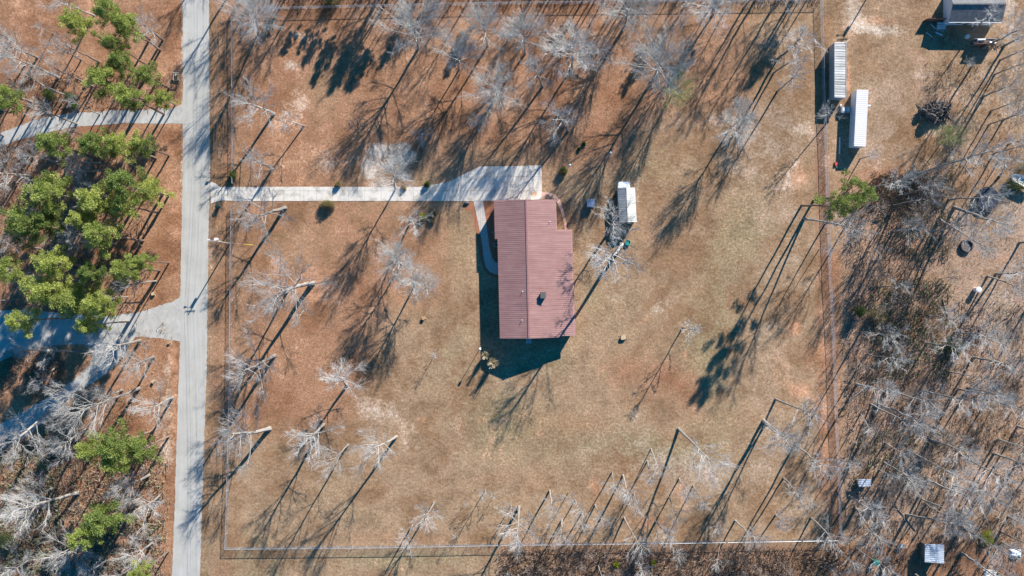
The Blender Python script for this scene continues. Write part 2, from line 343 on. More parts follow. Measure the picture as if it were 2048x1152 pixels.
# ------------------------------------------------------------------ ground
def build_ground():
    nx, ny = 380, 240
    xs = np.linspace(-150, 150, nx); ys = np.linspace(-95, 95, ny)
    X, Y = np.meshgrid(xs, ys)
    px = X * S + 1024; py = 576 - Y * S
    def E(cx, cy, rx, ry, a): return a * np.exp(-(((px - cx) / rx) ** 2 + ((py - cy) / ry) ** 2))
    def R(x0, y0, x1, y1, a, f=25.0):
        s = lambda t: 1 / (1 + np.exp(-np.clip(t / f * 4, -30, 30)))
        return a * s(px - x0) * s(x1 - px) * s(py - y0) * s(y1 - py)
    lit = 0.13 + E(1290, 760, 90, 70, .2) + E(1080, 850, 70, 50, .2) + E(640, 700, 80, 60, .15) + E(1130, 620, 40, 60, .1) + R(-400, -400, 365, 1500, 0.95, 8) + R(418, -400, 465, 1500, .35, 8) + R(465, -400, 1250, 330, 0.8, 60) + R(465, 330, 720, 860, 0.62, 70) \
        + R(720, 400, 900, 620, .55, 60) + R(1250, 0, 1500, 240, .5, 60) + R(1670, 340, 2400, 1500, 0.26, 20) \
        + E(780, 240, 100, 60, .3) + E(1150, 200, 150, 60, .25) + R(640, 560, 760, 760, .35, 50) + E(1330, 760, 60, 40, .35) + E(1250, 740, 40, 30, .45) \
        + E(1380, 790, 30, 40, .5) + E(1400, 580, 20, 20, .3) + E(1460, 600, 12, 30, .35) + E(1330, 750, 25, 25, .3) + E(1000, 960, 120, 20, .15) + E(1180, 850, 60, 25, .25) + E(870, 1075, 200, 12, .3) + E(560, 820, 120, 80, .2) + R(1000, 1090, 2400, 1500, .45, 12) \
        + E(1300, 430, 60, 120, .25) + E(1470, 700, 50, 60, .12) + E(1420, 420, 40, 60, .2) + E(1600, 330, 40, 40, .2) + R(1632, 300, 1656, 1000, .55, 6) + R(1655, 500, 1680, 1090, .5, 6) \
        + E(1780, 340, 60, 25, .4) - E(650, 180, 50, 80, .55) - E(880, 290, 60, 30, .3) - E(1600, 500, 60, 200, .1) - E(1000, 310, 80, 25, .4) + E(1850, 180, 60, 40, .15) + E(1980, 300, 60, 60, .2) \
        - E(1990, 420, 80, 60, .25) - E(1990, 620, 60, 60, .2) - E(440, 1000, 40, 120, .2) - E(600, 480, 60, 60, .3) + E(1750, 250, 300, 400, .1)
    grn = R(860, 560, 1560, 1080, .10, 90) + R(1190, 300, 1560, 700, .12, 80) + E(1430, 620, 55, 260, .28) + E(1300, 330, 60, 60, .35) + E(1500, 460, 60, 80, .3) + E(1140, 880, 170, 60, .3) + E(1000, 830, 90, 60, .3) + E(900, 480, 45, 100, .38) \
        + E(1180, 580, 25, 40, .3) + E(900, 700, 60, 120, .25) + E(800, 1120, 220, 25, .45) + E(1110, 720, 40, 40, .3) + E(700, 1000, 120, 60, .22) + R(400, 1060, 560, 1300, .3, 20) \
        + E(650, 180, 45, 70, .25) + E(1720, 180, 30, 60, .25) + E(1780, 150, 60, 50, .2) + E(1400, 740, 50, 60, .25) + E(1900, 270, 40, 20, .35) + E(1350, 900, 100, 40, .3) + E(1260, 120, 40, 60, .25) \
        + E(100, 920, 90, 40, .3) + E(30, 1080, 60, 40, .4) + E(1150, 180, 40, 40, .2) + R(1100, 300, 1220, 480, .15, 30) + E(1580, 880, 60, 60, .15)
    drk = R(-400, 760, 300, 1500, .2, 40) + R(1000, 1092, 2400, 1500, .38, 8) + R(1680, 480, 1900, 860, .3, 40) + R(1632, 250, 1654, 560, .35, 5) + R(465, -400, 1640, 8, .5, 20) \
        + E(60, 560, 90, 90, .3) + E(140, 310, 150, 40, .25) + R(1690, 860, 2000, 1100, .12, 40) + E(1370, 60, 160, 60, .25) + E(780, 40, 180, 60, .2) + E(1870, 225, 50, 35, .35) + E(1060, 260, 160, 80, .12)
    snd = E(760, 830, 50, 30, .3) + E(850, 855, 30, 25, .25) + E(1230, 590, 20, 14, .3) + E(1400, 570, 16, 14, .3) + E(1500, 900, 40, 40, .2) + E(640, 330, 60, 20, .2) + E(700, 320, 30, 20, .25) + E(1400, 960, 60, 40, .15) + E(780, 300, 45, 14, .75) + E(738, 336, 16, 24, 1.0) + E(770, 305, 22, 14, .5) + E(800, 310, 16, 22, .75) + E(590, 210, 40, 55, .42) + E(490, 215, 25, 30, .3) \
        + E(740, 800, 60, 40, .4) + E(830, 890, 30, 20, .4) + E(1010, 205, 35, 14, .5) + E(1150, 150, 25, 30, .45) + E(1430, 240, 60, 30, .35) + E(600, 70, 25, 15, .5) + E(580, 130, 15, 12, .5) \
        + E(1700, 30, 35, 50, .5) + E(1780, 60, 60, 14, .55) + E(2020, 30, 30, 50, .65) + E(1560, 350, 50, 50, .38) + E(1600, 255, 30, 50, .3) + E(1870, 150, 60, 30, .3) + E(330, 905, 20, 80, .5) + E(335, 760, 12, 90, .4) \
        + E(1320, 610, 30, 25, .4) + E(1290, 820, 60, 20, .3) + E(2010, 190, 50, 80, .3) + R(362, -400, 368, 600, .5, 2.5) + R(417, -400, 423, 1500, .3, 2.5) + E(1275, 380, 12, 60, .35) + E(1150, 60, 60, 40, .25) \
        + E(560, 610, 90, 40, .3) + E(850, 560, 30, 30, .25) + E(915, 850, 20, 30, .4) + E(1750, 330, 40, 20, .3) + E(110, 790, 50, 30, .3) + E(1620, 560, 50, 80, .2) + E(980, 660, 10, 10, .1)
    gry = -0.05 + E(1500, 300, 130, 90, .35) + E(1330, 230, 80, 50, .35) + R(1500, 400, 1640, 1080, .22, 40) + E(1250, 900, 150, 120, .2) + R(1690, 120, 2048, 360, .3, 40) + E(1060, 120, 140, 60, .3) \
        + E(1380, 950, 120, 60, .3) + R(1680, 380, 2400, 1090, .5, 30) + E(700, 870, 150, 80, .15) + E(1120, 640, 80, 120, .12) + E(1000, 760, 100, 60, .15) + E(1560, 160, 60, 120, .3)
    cly = 0.12 + E(1440, 690, 25, 15, .25) + E(1340, 870, 20, 14, .3) + E(960, 840, 16, 12, .3) + E(1560, 740, 25, 40, .25) + E(1545, 985, 12, 30, .3) + E(690, 560, 30, 30, .2) + E(560, 560, 110, 40, .18) + R(1640, 560, 1662, 900, .25, 10) + E(1560, 380, 60, 40, .15) + E(700, 330, 120, 30, .2) + E(590, 215, 60, 70, .25) + E(1588, 655, 16, 16, .8) + E(1625, 710, 25, 30, .55) + E(1600, 780, 30, 20, .45) + E(1655, 50, 10, 40, .5) + E(1760, 45, 70, 10, .4) + E(1700, 60, 20, 20, .4) + E(640, 570, 25, 25, .5) + E(600, 590, 80, 25, .3) \
        + E(1697, 160, 3.5, 60, .6) + E(550, 530, 40, 20, .3) + E(1290, 640, 8, 8, .6) + E(1370, 710, 8, 8, .5) + E(920, 850, 15, 22, .4) + E(845, 840, 14, 10, .5) + E(1080, 870, 10, 10, .3) + E(1190, 975, 14, 26, .55) + E(1300, 1045, 30, 12, .3) \
        + E(1810, 1080, 10, 14, .9) + R(330, -50, 362, 560, .25, 8) + R(335, 680, 358, 900, .35, 8) + E(1360, 980, 14, 30, .4) + E(1290, 1045, 60, 20, .25) + E(1600, 350, 25, 20, .4) + E(60, 770, 35, 25, .6) + E(1935, 700, 20, 12, .4) + E(180, 20, 50, 30, .2) + E(70, 20, 60, 40, .35)
    fx = 1638 + py / 1080 * 35        # band of darker litter colour just left of the right fence
    band = np.exp(-((px - fx) / 6.5) ** 2) * (1 / (1 + np.exp(-(py - 120) / 20))) * (1 / (1 + np.exp((py - 1000) / 30)))
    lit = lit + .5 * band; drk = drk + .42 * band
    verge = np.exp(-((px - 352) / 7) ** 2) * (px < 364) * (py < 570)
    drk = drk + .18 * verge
    verts = np.stack([X.ravel(), Y.ravel(), np.zeros(nx * ny)], 1)
    idx = np.arange(nx * ny).reshape(ny, nx)
    quads = np.stack([idx[:-1, :-1].ravel(), idx[:-1, 1:].ravel(), idx[1:, 1:].ravel(), idx[1:, :-1].ravel()], 1)
    # skirt to the horizon
    W = 3000.0
    ext = np.array([[-W, -W, 0], [W, -W, 0], [W, W, 0], [-W, W, 0]], float)
    base = nx * ny
    verts = np.vstack([verts, ext])
    c = [idx[0, 0], idx[0, -1], idx[-1, -1], idx[-1, 0]]
    me = bpy.data.meshes.new("ground")
    faces = quads.tolist() + [[base, base + 1, *[int(i) for i in idx[0, ::-1]]],
                              [base + 1, base + 2, *[int(i) for i in idx[::-1, -1]]],
                              [base + 2, base + 3, *[int(i) for i in idx[-1, :]]],
                              [base + 3, base, *[int(i) for i in idx[:, 0]]]]
    me.from_pydata(verts.tolist(), [], faces)
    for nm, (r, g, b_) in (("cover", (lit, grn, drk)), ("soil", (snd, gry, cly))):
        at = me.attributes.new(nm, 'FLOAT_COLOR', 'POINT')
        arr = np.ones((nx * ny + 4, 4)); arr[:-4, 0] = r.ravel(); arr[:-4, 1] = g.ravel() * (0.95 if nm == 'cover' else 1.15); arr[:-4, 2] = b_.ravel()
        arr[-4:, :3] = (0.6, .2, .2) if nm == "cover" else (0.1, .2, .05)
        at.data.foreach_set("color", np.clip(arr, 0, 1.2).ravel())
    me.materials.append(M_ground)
    o = bpy.data.objects.new("ground", me); COL.objects.link(o); tag(o, kind='structure')
build_ground()

rng = random.Random(7)
def wobble(pts, amp, step=9):
    """roughen an outline given in photo pixels"""
    out = []
    for i, a in enumerate(pts):
        b = pts[(i + 1) % len(pts)]; L = math.dist(a, b); n = max(1, int(L / step))
        for k in range(n):
            t = k / n; out.append((a[0] + (b[0] - a[0]) * t + rng.uniform(-amp, amp), a[1] + (b[1] - a[1]) * t + rng.uniform(-amp, amp)))
    return out
road = [(365, -120), (365.5, 0), (366, 144), (366, 330), (364, 430), (362, 520), (361, 576), (360, 700), (356, 800), (353, 900), (350, 1000), (346, 1100), (344, 1152), (340, 1260),
        (396, 1260), (400, 1152), (403, 1040), (407, 930), (410, 830), (413, 750), (415, 600), (416, 520), (418, 420), (420, 370), (420, 300), (418, 150), (418, 0), (418, -120)]
sheet('road', wobble(road, 0.8, 5), -0.2, 0.03, M_road)
lane = [(368, 204), (350, 216), (325, 218), (225, 221), (150, 226), (88, 235), (40, 251), (0, 266), (-60, 290), (-60, 330), (0, 292), (75, 269), (150, 253), (250, 246), (368, 248)]
sheet('gravel_lane', wobble(lane, 1.2, 6), -0.2, 0.018, M_gravel)
drive = [(363, 580), (358, 596), (345, 604), (312, 613), (275, 625), (225, 632), (130, 628), (60, 618), (0, 622), (-80, 622), (-80, 740), (0, 722), (50, 700), (110, 690), (165, 688), (190, 697), (178, 732),
         (120, 782), (60, 815), (0, 850), (-80, 885), (-80, 960), (0, 905), (60, 868), (100, 830), (140, 795), (188, 764), (225, 738), (250, 702), (270, 673), (325, 677), (363, 684)]
sheet('gravel_drive', wobble(drive, 1.3, 6), -0.2, 0.014, M_gravel)
conc = [(420.5, 364), (430, 366), (440, 374), (600, 373.6), (824, 374), (837, 374), (874, 368), (900, 363), (924, 350), (960, 333), (1024, 332.5), (1083, 330.5), (1084, 398.5), (1024, 400.5), (940, 402), (512, 402), (440, 401), (422, 407)]
sheet('driveway', conc, -0.2, 0.045, M_conc)
path = [(947, 402.3), (966, 402.2), (972, 440), (978, 490), (984, 515), (990, 524), (1004, 527), (1004, 551), (992, 549), (980, 544), (972, 535), (968, 520), (963, 480), (955, 440)]
sheet('path', path, -0.2, 0.035, M_paver)
sheet('mulch_bed', wobble([(925, 403), (988, 403), (990, 470), (1000, 477), (1002, 560), (992, 556), (978, 550), (966, 538), (961, 520), (955, 480), (947, 440), (944, 424), (932, 420), (926, 412)], .5, 5), -0.2, 0.012, M_mulch)
ed_out = [(1084, 384.5), (1098, 385), (1110, 389), (1120, 400), (1128, 424), (1132, 442), (1135, 459)]
ed_in = [(1130, 460), (1127, 444), (1123, 427), (1115, 406), (1107, 396), (1097, 397), (1084, 398)]
sheet('brick_edging', ed_out + ed_in, -0.2, 0.05, M_brickedge)

# ------------------------------------------------------------------ buildings
def xy(p, z): return P(p[0], p[1], z).xy
def seg_dist(p, a, b):
    d = (b - a); n = Vector((-d.y, d.x)).normalized(); return (p - a).dot(n)

def main_house():
    ZR = 5.0
    a = xy((1052, 399), ZR); b = xy((1058, 677), ZR)
    def zf(x, y, dz=0.0):
        s = seg_dist(Vector((x, y)), a, b)      # >0 right of ridge when a->b goes down
        return (ZR - s * 0.215 if s > 0 else ZR + s * 0.19) + dz
    def solve(p):
        z = ZR
        for _ in range(6): w = xy(p, z); z = zf(w.x, w.y)
        return w
    A, B, C, D = [solve(p) for p in ((988, 400), (990, 477), (995, 477), (1000, 677))]
    E, F, G, H, I, J = [solve(p) for p in ((1111.5, 399), (1114.5, 459), (1144, 459), (1151, 671), (1121, 672), (1120.5, 675))]
    t = thing('house', 'long low house with dusty red ribbed metal roof at the end of the driveway', 'house', (a.x, a.y, 0))
    mid = (a + b) / 2
    foot = [A, B, C, D, b, J, I, H, G, F, E, a]
    cen = Vector((mid.x + 1.6, mid.y))
    def inset(q, d=0.45):
        v = cen - q; return q + Vector((math.copysign(d, v.x) if abs(v.x) > .6 else 0, math.copysign(d, v.y) if abs(v.y) > .6 else 0))
    ft = [inset(q) for q in foot]
    MB().prism(ft, 0.0, lambda x, y: zf(x, y, -0.17)).obj('wall', M_brick, t)
    roof = MB()
    roof.prism([A, B, C, D, b, a], lambda x, y: zf(x, y, -0.12), zf)
    roof.prism([a, b, J, I, H, G, F, E], lambda x, y: zf(x, y, -0.12), zf)
    d = (b - a).normalized(); L = (b - a).length; nrm = Vector((-d.y, d.x))
    k = 0.25
    while k < L - 0.2:
        base = a + d * k
        ypx = 399 + k / L * 278
        lw = (base - (A if ypx < 477 else C)).dot(-nrm)
        lw = 7.05 if ypx < 477 else 6.35
        rw = 6.35 if ypx < 460 else 9.75
        if ypx > 671.5: rw = 6.6
        for sgn, w in ((-1, lw), (1, rw)):
            p0 = base + nrm * sgn * 0.15; p1 = base + nrm * sgn * w
            roof.bar((p0.x, p0.y, zf(p0.x, p0.y) + .015), (p1.x, p1.y, zf(p1.x, p1.y) + .015), 0.07, 0.05)
        k += 0.42
    r = roof.obj('roof', M_redroof, t)
    m = MB(); m.bar((a.x, a.y, ZR + .06), (b.x, b.y, ZR + .06), 0.35, 0.05); m.obj('ridge_cap', M_redcap, r)
    # chimney and vent pipes
    c = xy((1086, 590), 4.3); z = zf(c.x, c.y)
    ch = MB().box((c.x, c.y, z + .25), (1.0, 1.2, 1.3)).obj('chimney', M_brick, r)
    MB().box((c.x, c.y, z + .96), (1.2, 1.4, .12)).obj('chimney_cap', M_rock, r)
    for p in ((1045, 583), (1044, 640), (1100, 443)):
        c = xy(p, 4.2); z = zf(c.x, c.y)
        m = MB(); m.tube([(c.x, c.y, z - .1), (c.x, c.y, z + .45)], .06, 8); m.disc(c, .14, z - .05, z + .03, 10); m.obj('vent_pipe', M_white, r)
    # openings on the walls
    lx = ft[3].x
    for i, yy in enumerate((ft[2].y - 2.5, ft[2].y - 8.5, ft[2].y - 15, ft[2].y - 20)):
        f_ = (yy - ft[3].y) / (ft[2].y - ft[3].y); x = ft[3].x + (ft[2].x - ft[3].x) * f_
        w = MB().box((x - .02, yy, 1.6), (.12, 1.6, 1.3)).obj('window', M_white, t)
        MB().box((x - .09, yy, 1.6), (.04, 1.4, 1.1)).obj('pane', M_glass, w)
    x = ft[2].x - .02
    dr = MB().box((x, ft[2].y - 5.3, 1.05), (.12, 1.1, 2.1)).obj('door', M_wood, t)
    MB().box((x - .1, ft[2].y - 5.7, 1.0), (.08, .08, .12)).obj('handle', M_metal, dr)
    yt = ft[0].y
    MB().box(((ft[0].x + ft[-2].x) / 2 + 2, yt + .02, 1.2), (5.0, .12, 2.3)).obj('garage_door', M_white, t)
main_house()

def box_building(name, label, cat, roofpx, z, wallmat, roofmat, rib=0.6, overhang=0.08, thick=0.08, ribh=0.05, walls=True, group=None, long_axis='y', slope=0.0):
    q = [xy(p, z) for p in roofpx]      # tl, tr, br, bl
    c = sum(q, Vector((0, 0))) / 4
    t = thing(name, label, cat, (c.x, c.y, 0), group)
    zf = lambda x, y: z + (x - c.x) * slope
    ins = [p + (c - p).normalized() * overhang * 1.4 for p in q]
    if walls: MB().prism(ins, 0.0, lambda x, y: zf(x, y) - thick - .004).obj('wall', wallmat, t)
    m = MB(); m.prism(q, lambda x, y: zf(x, y) - thick, zf)
    tl, tr, br, bl = q
    L = (bl - tl).length if long_axis == 'y' else (tr - tl).length
    k = rib / 2
    while k < L:
        f = k / L
        a, b = (tl.lerp(bl, f), tr.lerp(br, f)) if long_axis == 'y' else (tl.lerp(tr, f), bl.lerp(br, f))
        m.bar((a.x, a.y, zf(*a) + ribh * .3), (b.x, b.y, zf(*b) + ribh * .3), rib * .25, ribh)
        k += rib
    r = m.obj('roof', roofmat, t)
    return t, q, c, r

t, q, c, r = box_building('storage_trailer', 'long storage trailer with streaked ribbed grey white roof beside the right fence', 'storage trailer',
                          [(1669, 84), (1692, 84), (1692, 196), (1669, 194.5)], 2.7, M_greywall, M_stripe, 0.55)
MB().box((q[0].x + 1.2, q[0].y - .02, 1.1), (1.8, .06, 2.0)).obj('door', M_whitewall, t)
MB().bar((q[1].x - .3, q[1].y - .2, 2.75), (q[1].x + .9, q[1].y + .6, 2.6), .12).obj('hitch_bar', M_metal, t)
m = MB()
for f in (0, 1): m.bar((q[0 if f else 1].x, q[0].y, 2.70), (q[3 if f else 2].x, q[3].y, 2.70), .1, .14)
m.obj('roof_rail', M_metal, r)
t, q, c, r = box_building('storage_trailer', 'long storage trailer with bright plain white roof, pale vent on its right edge', 'storage trailer',
                          [(1713.5, 179), (1737, 180), (1731.5, 293), (1708, 292)], 2.6, M_whitewall, M_whitemetal, 0.45, ribh=.035)
MB().box((q[0].x + 1.2, q[0].y - .02, 1.1), (1.8, .06, 2.0)).obj('door', M_greywall, t)
c2 = xy((1739, 211), 2.3); MB().box((c2.x, c2.y, 2.2), (.5, .35, .35)).obj('vent', M_white, t)

def slate_house():
    zr, ze = 4.1, 2.7
    a = xy((1903, 7.5), zr); b = xy((2006, 7.5), zr)
    e0 = xy((1898, 44), ze); e1 = xy((2004, 44.5), ze)
    dy = a.y - e0.y
    u0 = Vector((e0.x, a.y + dy)); u1 = Vector((e1.x, a.y + dy))
    a.x = e0.x; b.x = e1.x
    t = thing('house', 'white sided house with slate grey shingle roof in the upper right corner', 'house', ((a.x + b.x) / 2, a.y, 0))
    zf = lambda x, y, d=0.0: zr - abs(y - a.y) * (zr - ze) / dy + d
    i = .35
    w = MB()
    w.prism([Vector((e0.x + i, e0.y + i)), Vector((e1.x - i, e1.y + i)), Vector((b.x - i, b.y)), Vector((b.x - i, u1.y - i)), Vector((a.x + i, u0.y - i)), Vector((a.x + i, a.y))], 0, lambda x, y: zf(x, y, -.14))
    w.obj('wall', M_whitewall, t)
    m = MB(); m.prism([a, b, e1, e0], lambda x, y: zf(x, y, -.12), zf); m.prism([a, u0, u1, b], lambda x, y: zf(x, y, -.12), zf)
    r = m.obj('roof', M_slate, t)
    MB().bar((a.x, a.y, zr + .02), (b.x, b.y, zr + .02), .3, .06).obj('ridge_cap', M_slate, r)
    MB().bar((e0.x, e0.y - .06, ze - .07), (e1.x, e1.y - .06, ze - .07), .12, .12).obj('gutter', M_white, r)
    for x in (e0.x + 3, e0.x + 7):
        wd = MB().box((x, e0.y + i - .02, 1.5), (1.2, .1, 1.1)).obj('window', M_white, t)
        MB().box((x, e0.y + i - .08, 1.5), (1.0, .04, .9)).obj('pane', M_glass, wd)
    MB().box((e0.x + 5, e0.y + i - .02, 1.05), (.95, .1, 2.1)).obj('door', M_wood, t)
slate_house()

def shed():
    zr, ze = 3.0, 2.35
    q = {k: xy(p, z) for k, (p, z) in dict(a=((1253, 375), zr), b=((1256, 444), zr), l0=((1235, 375.5), ze), l1=((1239, 443.5), ze), r0=((1270, 375), ze), r1=((1273.5, 443.5), ze)).items()}
    t = thing('shed', 'barn shed with half grey, half pale roof and a tarp covered lean-to', 'shed', ((q['a'].x + q['b'].x) / 2, (q['a'].y + q['b'].y) / 2, 0))
    def zf(x, y, d=0.0):
        s = seg_dist(Vector((x, y)), q['a'], q['b']); return zr - abs(s) * (zr - ze) / 1.9 + d
    ins = lambda p, dx, dy: p + Vector((dx, dy))
    MB().prism([ins(q['l0'], .15, -.15), ins(q['l1'], .15, .15), ins(q['b'], 0, .15), ins(q['r1'], -.15, .15), ins(q['r0'], -.15, -.15), ins(q['a'], 0, -.15)], 0, lambda x, y: zf(x, y, -.09)).obj('wall', M_greywall, t)
    for nm, A, B, l0, l1, mt in (('roof', 'a', 'b', 'l0', 'l1', M_shedgrey), ('roof', 'a', 'b', 'r0', 'r1', M_shedpale)):
        m = MB(); m.prism([q[A], q[B], q[l1], q[l0]], lambda x, y: zf(x, y, -.07), zf)
        L = (q[B] - q[A]).length; k = .3
        while k < L:
            p = q[A].lerp(q[B], k / L); s = q[l0].lerp(q[l1], k / L)
            m.bar((p.x, p.y, zf(*p) + .01), (s.x, s.y, zf(*s) + .01), .07, .05); k += .4
        r = m.obj(nm, mt, t)
    MB().bar((q['a'].x, q['a'].y, zr + .04), (q['b'].x, q['b'].y, zr + .04), .14, .05).obj('ridge_cap', M_shedpale, t)
    MB().box(((q['l1'].x + q['r1'].x) / 2, q['l1'].y + .14, 1.0), (1.6, .06, 1.9)).obj('door', M_wood, t)
    c = xy((1248, 369), 2.0); m = MB(); n = 8
    vs = []; fs = []
    for i in range(n + 1):
        for j in range(5):
            vs.append((c.x - 1.3 + 2.6 * i / n + rng.uniform(-.03, .03), c.y - .65 + 1.3 * j / 4 + rng.uniform(-.05, .05), 1.95 + rng.uniform(-.1, .1) - .1 * j / 4))
    fs = [(i * 5 + j, (i + 1) * 5 + j, (i + 1) * 5 + j + 1, i * 5 + j + 1) for i in range(n) for j in range(4)]
    m.add(vs, fs); o = m.obj('tarp', M_tarp, t)
    for x in (-1.2, 1.2): MB().bar((c.x + x, c.y + .6, 0), (c.x + x, c.y + .6, 1.8), .1).obj('post', M_wood, t)
shed()

t, q, c, r = box_building('pump_house', 'tiny square hut with pale galvanised lid right of the red roofed house', 'hut',
                          [(1174, 398.5), (1190, 398), (1189.5, 414), (1174, 414)], 1.25, M_greywall, M_galv, 0.4)
t, q, c, r = box_building('hut', 'small hut with striped silver roof just right of the lower right fence', 'hut',
                          [(1716, 958), (1742, 959), (1742, 973), (1718, 974)], 1.7, M_wood, M_galv, 0.45, walls=False, long_axis='y')
for p in q: MB().bar((p.x + (c.x - p.x) * .12, p.y + (c.y - p.y) * .12, 0), (p.x + (c.x - p.x) * .12, p.y + (c.y - p.y) * .12, 1.6), .1).obj('post', M_wood, t)
MB().box((c.x, c.y - .1, .5), (2.4, 1.0, .9)).obj('crate', M_wood, t)
t, q, c, r = box_building('shelter', 'square open shelter with ribbed silver roof near the lower right corner', 'shelter',
                          [(1850, 1088), (1888, 1089.5), (1888, 1127), (1849.5, 1124)], 2.3, M_wood, M_galv, 0.42, walls=False, long_axis='y')
for p in q: MB().bar((p.x + (c.x - p.x) * .1, p.y + (c.y - p.y) * .1, 0), (p.x + (c.x - p.x) * .1, p.y + (c.y - p.y) * .1, 2.2), .12).obj('post', M_wood, t)
MB().box((q[3].x + 2, q[3].y + .4, 1.05), (3.6, .08, 2.1)).obj('back_wall', M_wood, t)
MB().box((q[3].x + .4, q[3].y + 2, 1.05), (.08, 3.6, 2.1)).obj('side_wall', M_wood, t)

# ------------------------------------------------------------------ fences
def fence(label, pts, h=1.35, group='chain link fences round the yard'):
    """pts: photo pixels of the fence's foot"""
    W = [P(*p) for p in pts]
    t = thing('chain_link_fence', label, 'fence', W[0], group)
    rail = MB(); net = MB()
    rail.tube([w + Vector((0, 0, h)) for w in W], 0.045, 5)
    first = True
    for a, b in zip(W, W[1:]):
        d = b - a; L = d.length; u = d.normalized(); n = max(1, round(L / 3.2))
        for i in range(n + 1):
            if i == 0 and not first: continue
            p = a + d * (i / n)
            MB().tube([p, p + Vector((0, 0, h + .08))], 0.045, 6).obj('post', M_fence, t)
        first = False
        s = -h
        while s < L:
            for sg in (0, 1):
                s0, s1 = max(s, 0), min(s + h, L)
                if s1 > s0:
                    z0, z1 = s0 - s, s1 - s
                    if sg: z0, z1 = h - z0, h - z1
                    p0 = a + u * s0 + Vector((0, 0, max(.03, z0))); p1 = a + u * s1 + Vector((0, 0, max(.03, z1)))
                    net.tube([p0, p1], 0.006, 3, False)
            s += 0.16
    rail.obj('top_rail', M_fence, t); net.obj('wire_net', M_fence, t)
K = (CAMH - 1.35) / CAMH
def foot(px, py): return (1024 + (px - 1024) * K, 576 + (py - 576) * K)
fence('long chain link fence running beside the road', [foot(*p) for p in ((462, 16), (463, 144), (464, 288), (463.5, 366))])
fence('chain link fence from the driveway down to the lower left corner', [foot(*p) for p in ((462, 408), (460, 500), (459, 650), (457.5, 800), (454, 926), (451.5, 1040), (449, 1099))])
fence('chain link fence along the bottom of the yard', [foot(*p) for p in ((449, 1099), (760, 1096), (1024, 1091), (1386, 1086.5), (1536, 1084), (1676, 1081.5))])
fence('chain link fence dividing the yard from the woods on the right', [foot(*p) for p in ((1645, -10), (1648, 100), (1650.5, 200), (1655, 300), (1657.5, 400), (1661, 500), (1664, 576), (1670, 690), (1676, 860), (1680, 930), (1684, 1081))])
fence('chain link fence along the top of the yard', [foot(*p) for p in ((462, 16), (557, 14), (772, 9), (1024, 4), (1300, 1), (1645, -3))])

# ------------------------------------------------------------------ poles and wires
def power_pole(base, h, label, arm_dir, big=True):
    b = P(*base)
    t = thing('power_pole', label, 'power pole', b)
    MB().tube([b, b + Vector((0, 0, h))], [.16, .11], 8).obj('pole', M_polewood, t)
    MB().bar(b + Vector((-1.1, 0, h - .4)), b + Vector((1.1, 0.1, h - .4)), .12).obj('crossarm', M_polewood, t)
    tr = b + Vector((-.05, .45, h - 1.6))
    m = MB(); m.tube([tr, tr + Vector((0, 0, .95))], .3, 12); m.obj('transformer', M_white, t)
    MB().tube([b + Vector((0, 0, h - .9)), b + Vector((-.5, .15, h - .8)), b + Vector((-1.3, .3, h - .7))], .04, 5).obj('lamp_arm', M_metal, t)
    MB().box(b + Vector((-1.5, .33, h - .72)), (.55, .25, .14)).obj('lamp_head', M_white, t)
    for x in (-1.0, -.35, 1.0):
        MB().tube([b + Vector((x, 0.05, h - .34)), b + Vector((x, 0.05, h - .1))], .05, 6).obj('insulator', M_white, t)
    return b, t
b1, t1 = power_pole((460, 487), 8.3, 'wooden power pole with white transformer and lamp beside the road', -1)
m = MB(); g = P(507, 490); m.tube([b1 + Vector((0, 0, 6.6)), g], .02, 4); m.obj('guy_wire', M_metal, t1)
m = MB(); m.tube([g, g.lerp(b1 + Vector((0, 0, 6.6)), .3)], .05, 5); m.obj('guy_guard', M_yellow, t1)
def wire(label, pts):
    m = MB()
    for a, b in zip(pts, pts[1:]):
        a = Vector(a); b = Vector(b); q = []
        for i in range(13):
            f = i / 12; p = a.lerp(b, f); p.z -= 4 * 1.1 * f * (1 - f); q.append(p)
        m.tube(q, .016, 3, False)
    o = m.obj('power_line', M_metal); tag(o, label, 'power line', 'power lines along the road')
ends = (P(476, -260), P(452, 1420))
for x, lb in ((-1.0, 'overhead power line nearest the road'), (-.35, 'overhead power line in the middle of the three'), (1.0, 'overhead power line nearest the yard')):
    wire(lb, [ends[0] + Vector((x, 0, 8.2)), b1 + Vector((x, .05, 8.2)), ends[1] + Vector((x, 0, 8.2))])
b2, t2 = power_pole((1768, -62), 8.6, 'wooden power pole above the storage trailers', -1)

def post_thing(name, label, cat, base, h, r, m, capm, cap='ball', group=None):
    b = P(*base); t = thing(name, label, cat, b, group)
    MB().tube([b, b + Vector((0, 0, h))], r, 7).obj('post', m, t)
    if cap == 'ball':
        q = MB(); q.tube([b + Vector((0, 0, h - .05)), b + Vector((0, 0, h + .12)), b + Vector((0, 0, h + .35)), b + Vector((0, 0, h + .5))], [.12, .28, .28, .1], 8); q.obj('lamp_head', capm, t)
    else:
        q = MB(); q.box(b + Vector((0, 0, h + .15)), (.35, .35, .35)); q.obj('bird_box', capm, t)
    return t
post_thing('yard_pole', 'white topped pole at the lower left corner of the house shadow', 'pole', (961.5, 695), 4.0, .07, M_white, M_white)
post_thing('yard_pole', 'tall thin pole above the tiny square hut', 'pole', (1212, 319), 7.4, .08, M_polewood, M_white)
post_thing('yard_pole', 'short white topped post behind the round green bush', 'pole', (1137, 336), 3.3, .06, M_wood, M_white)

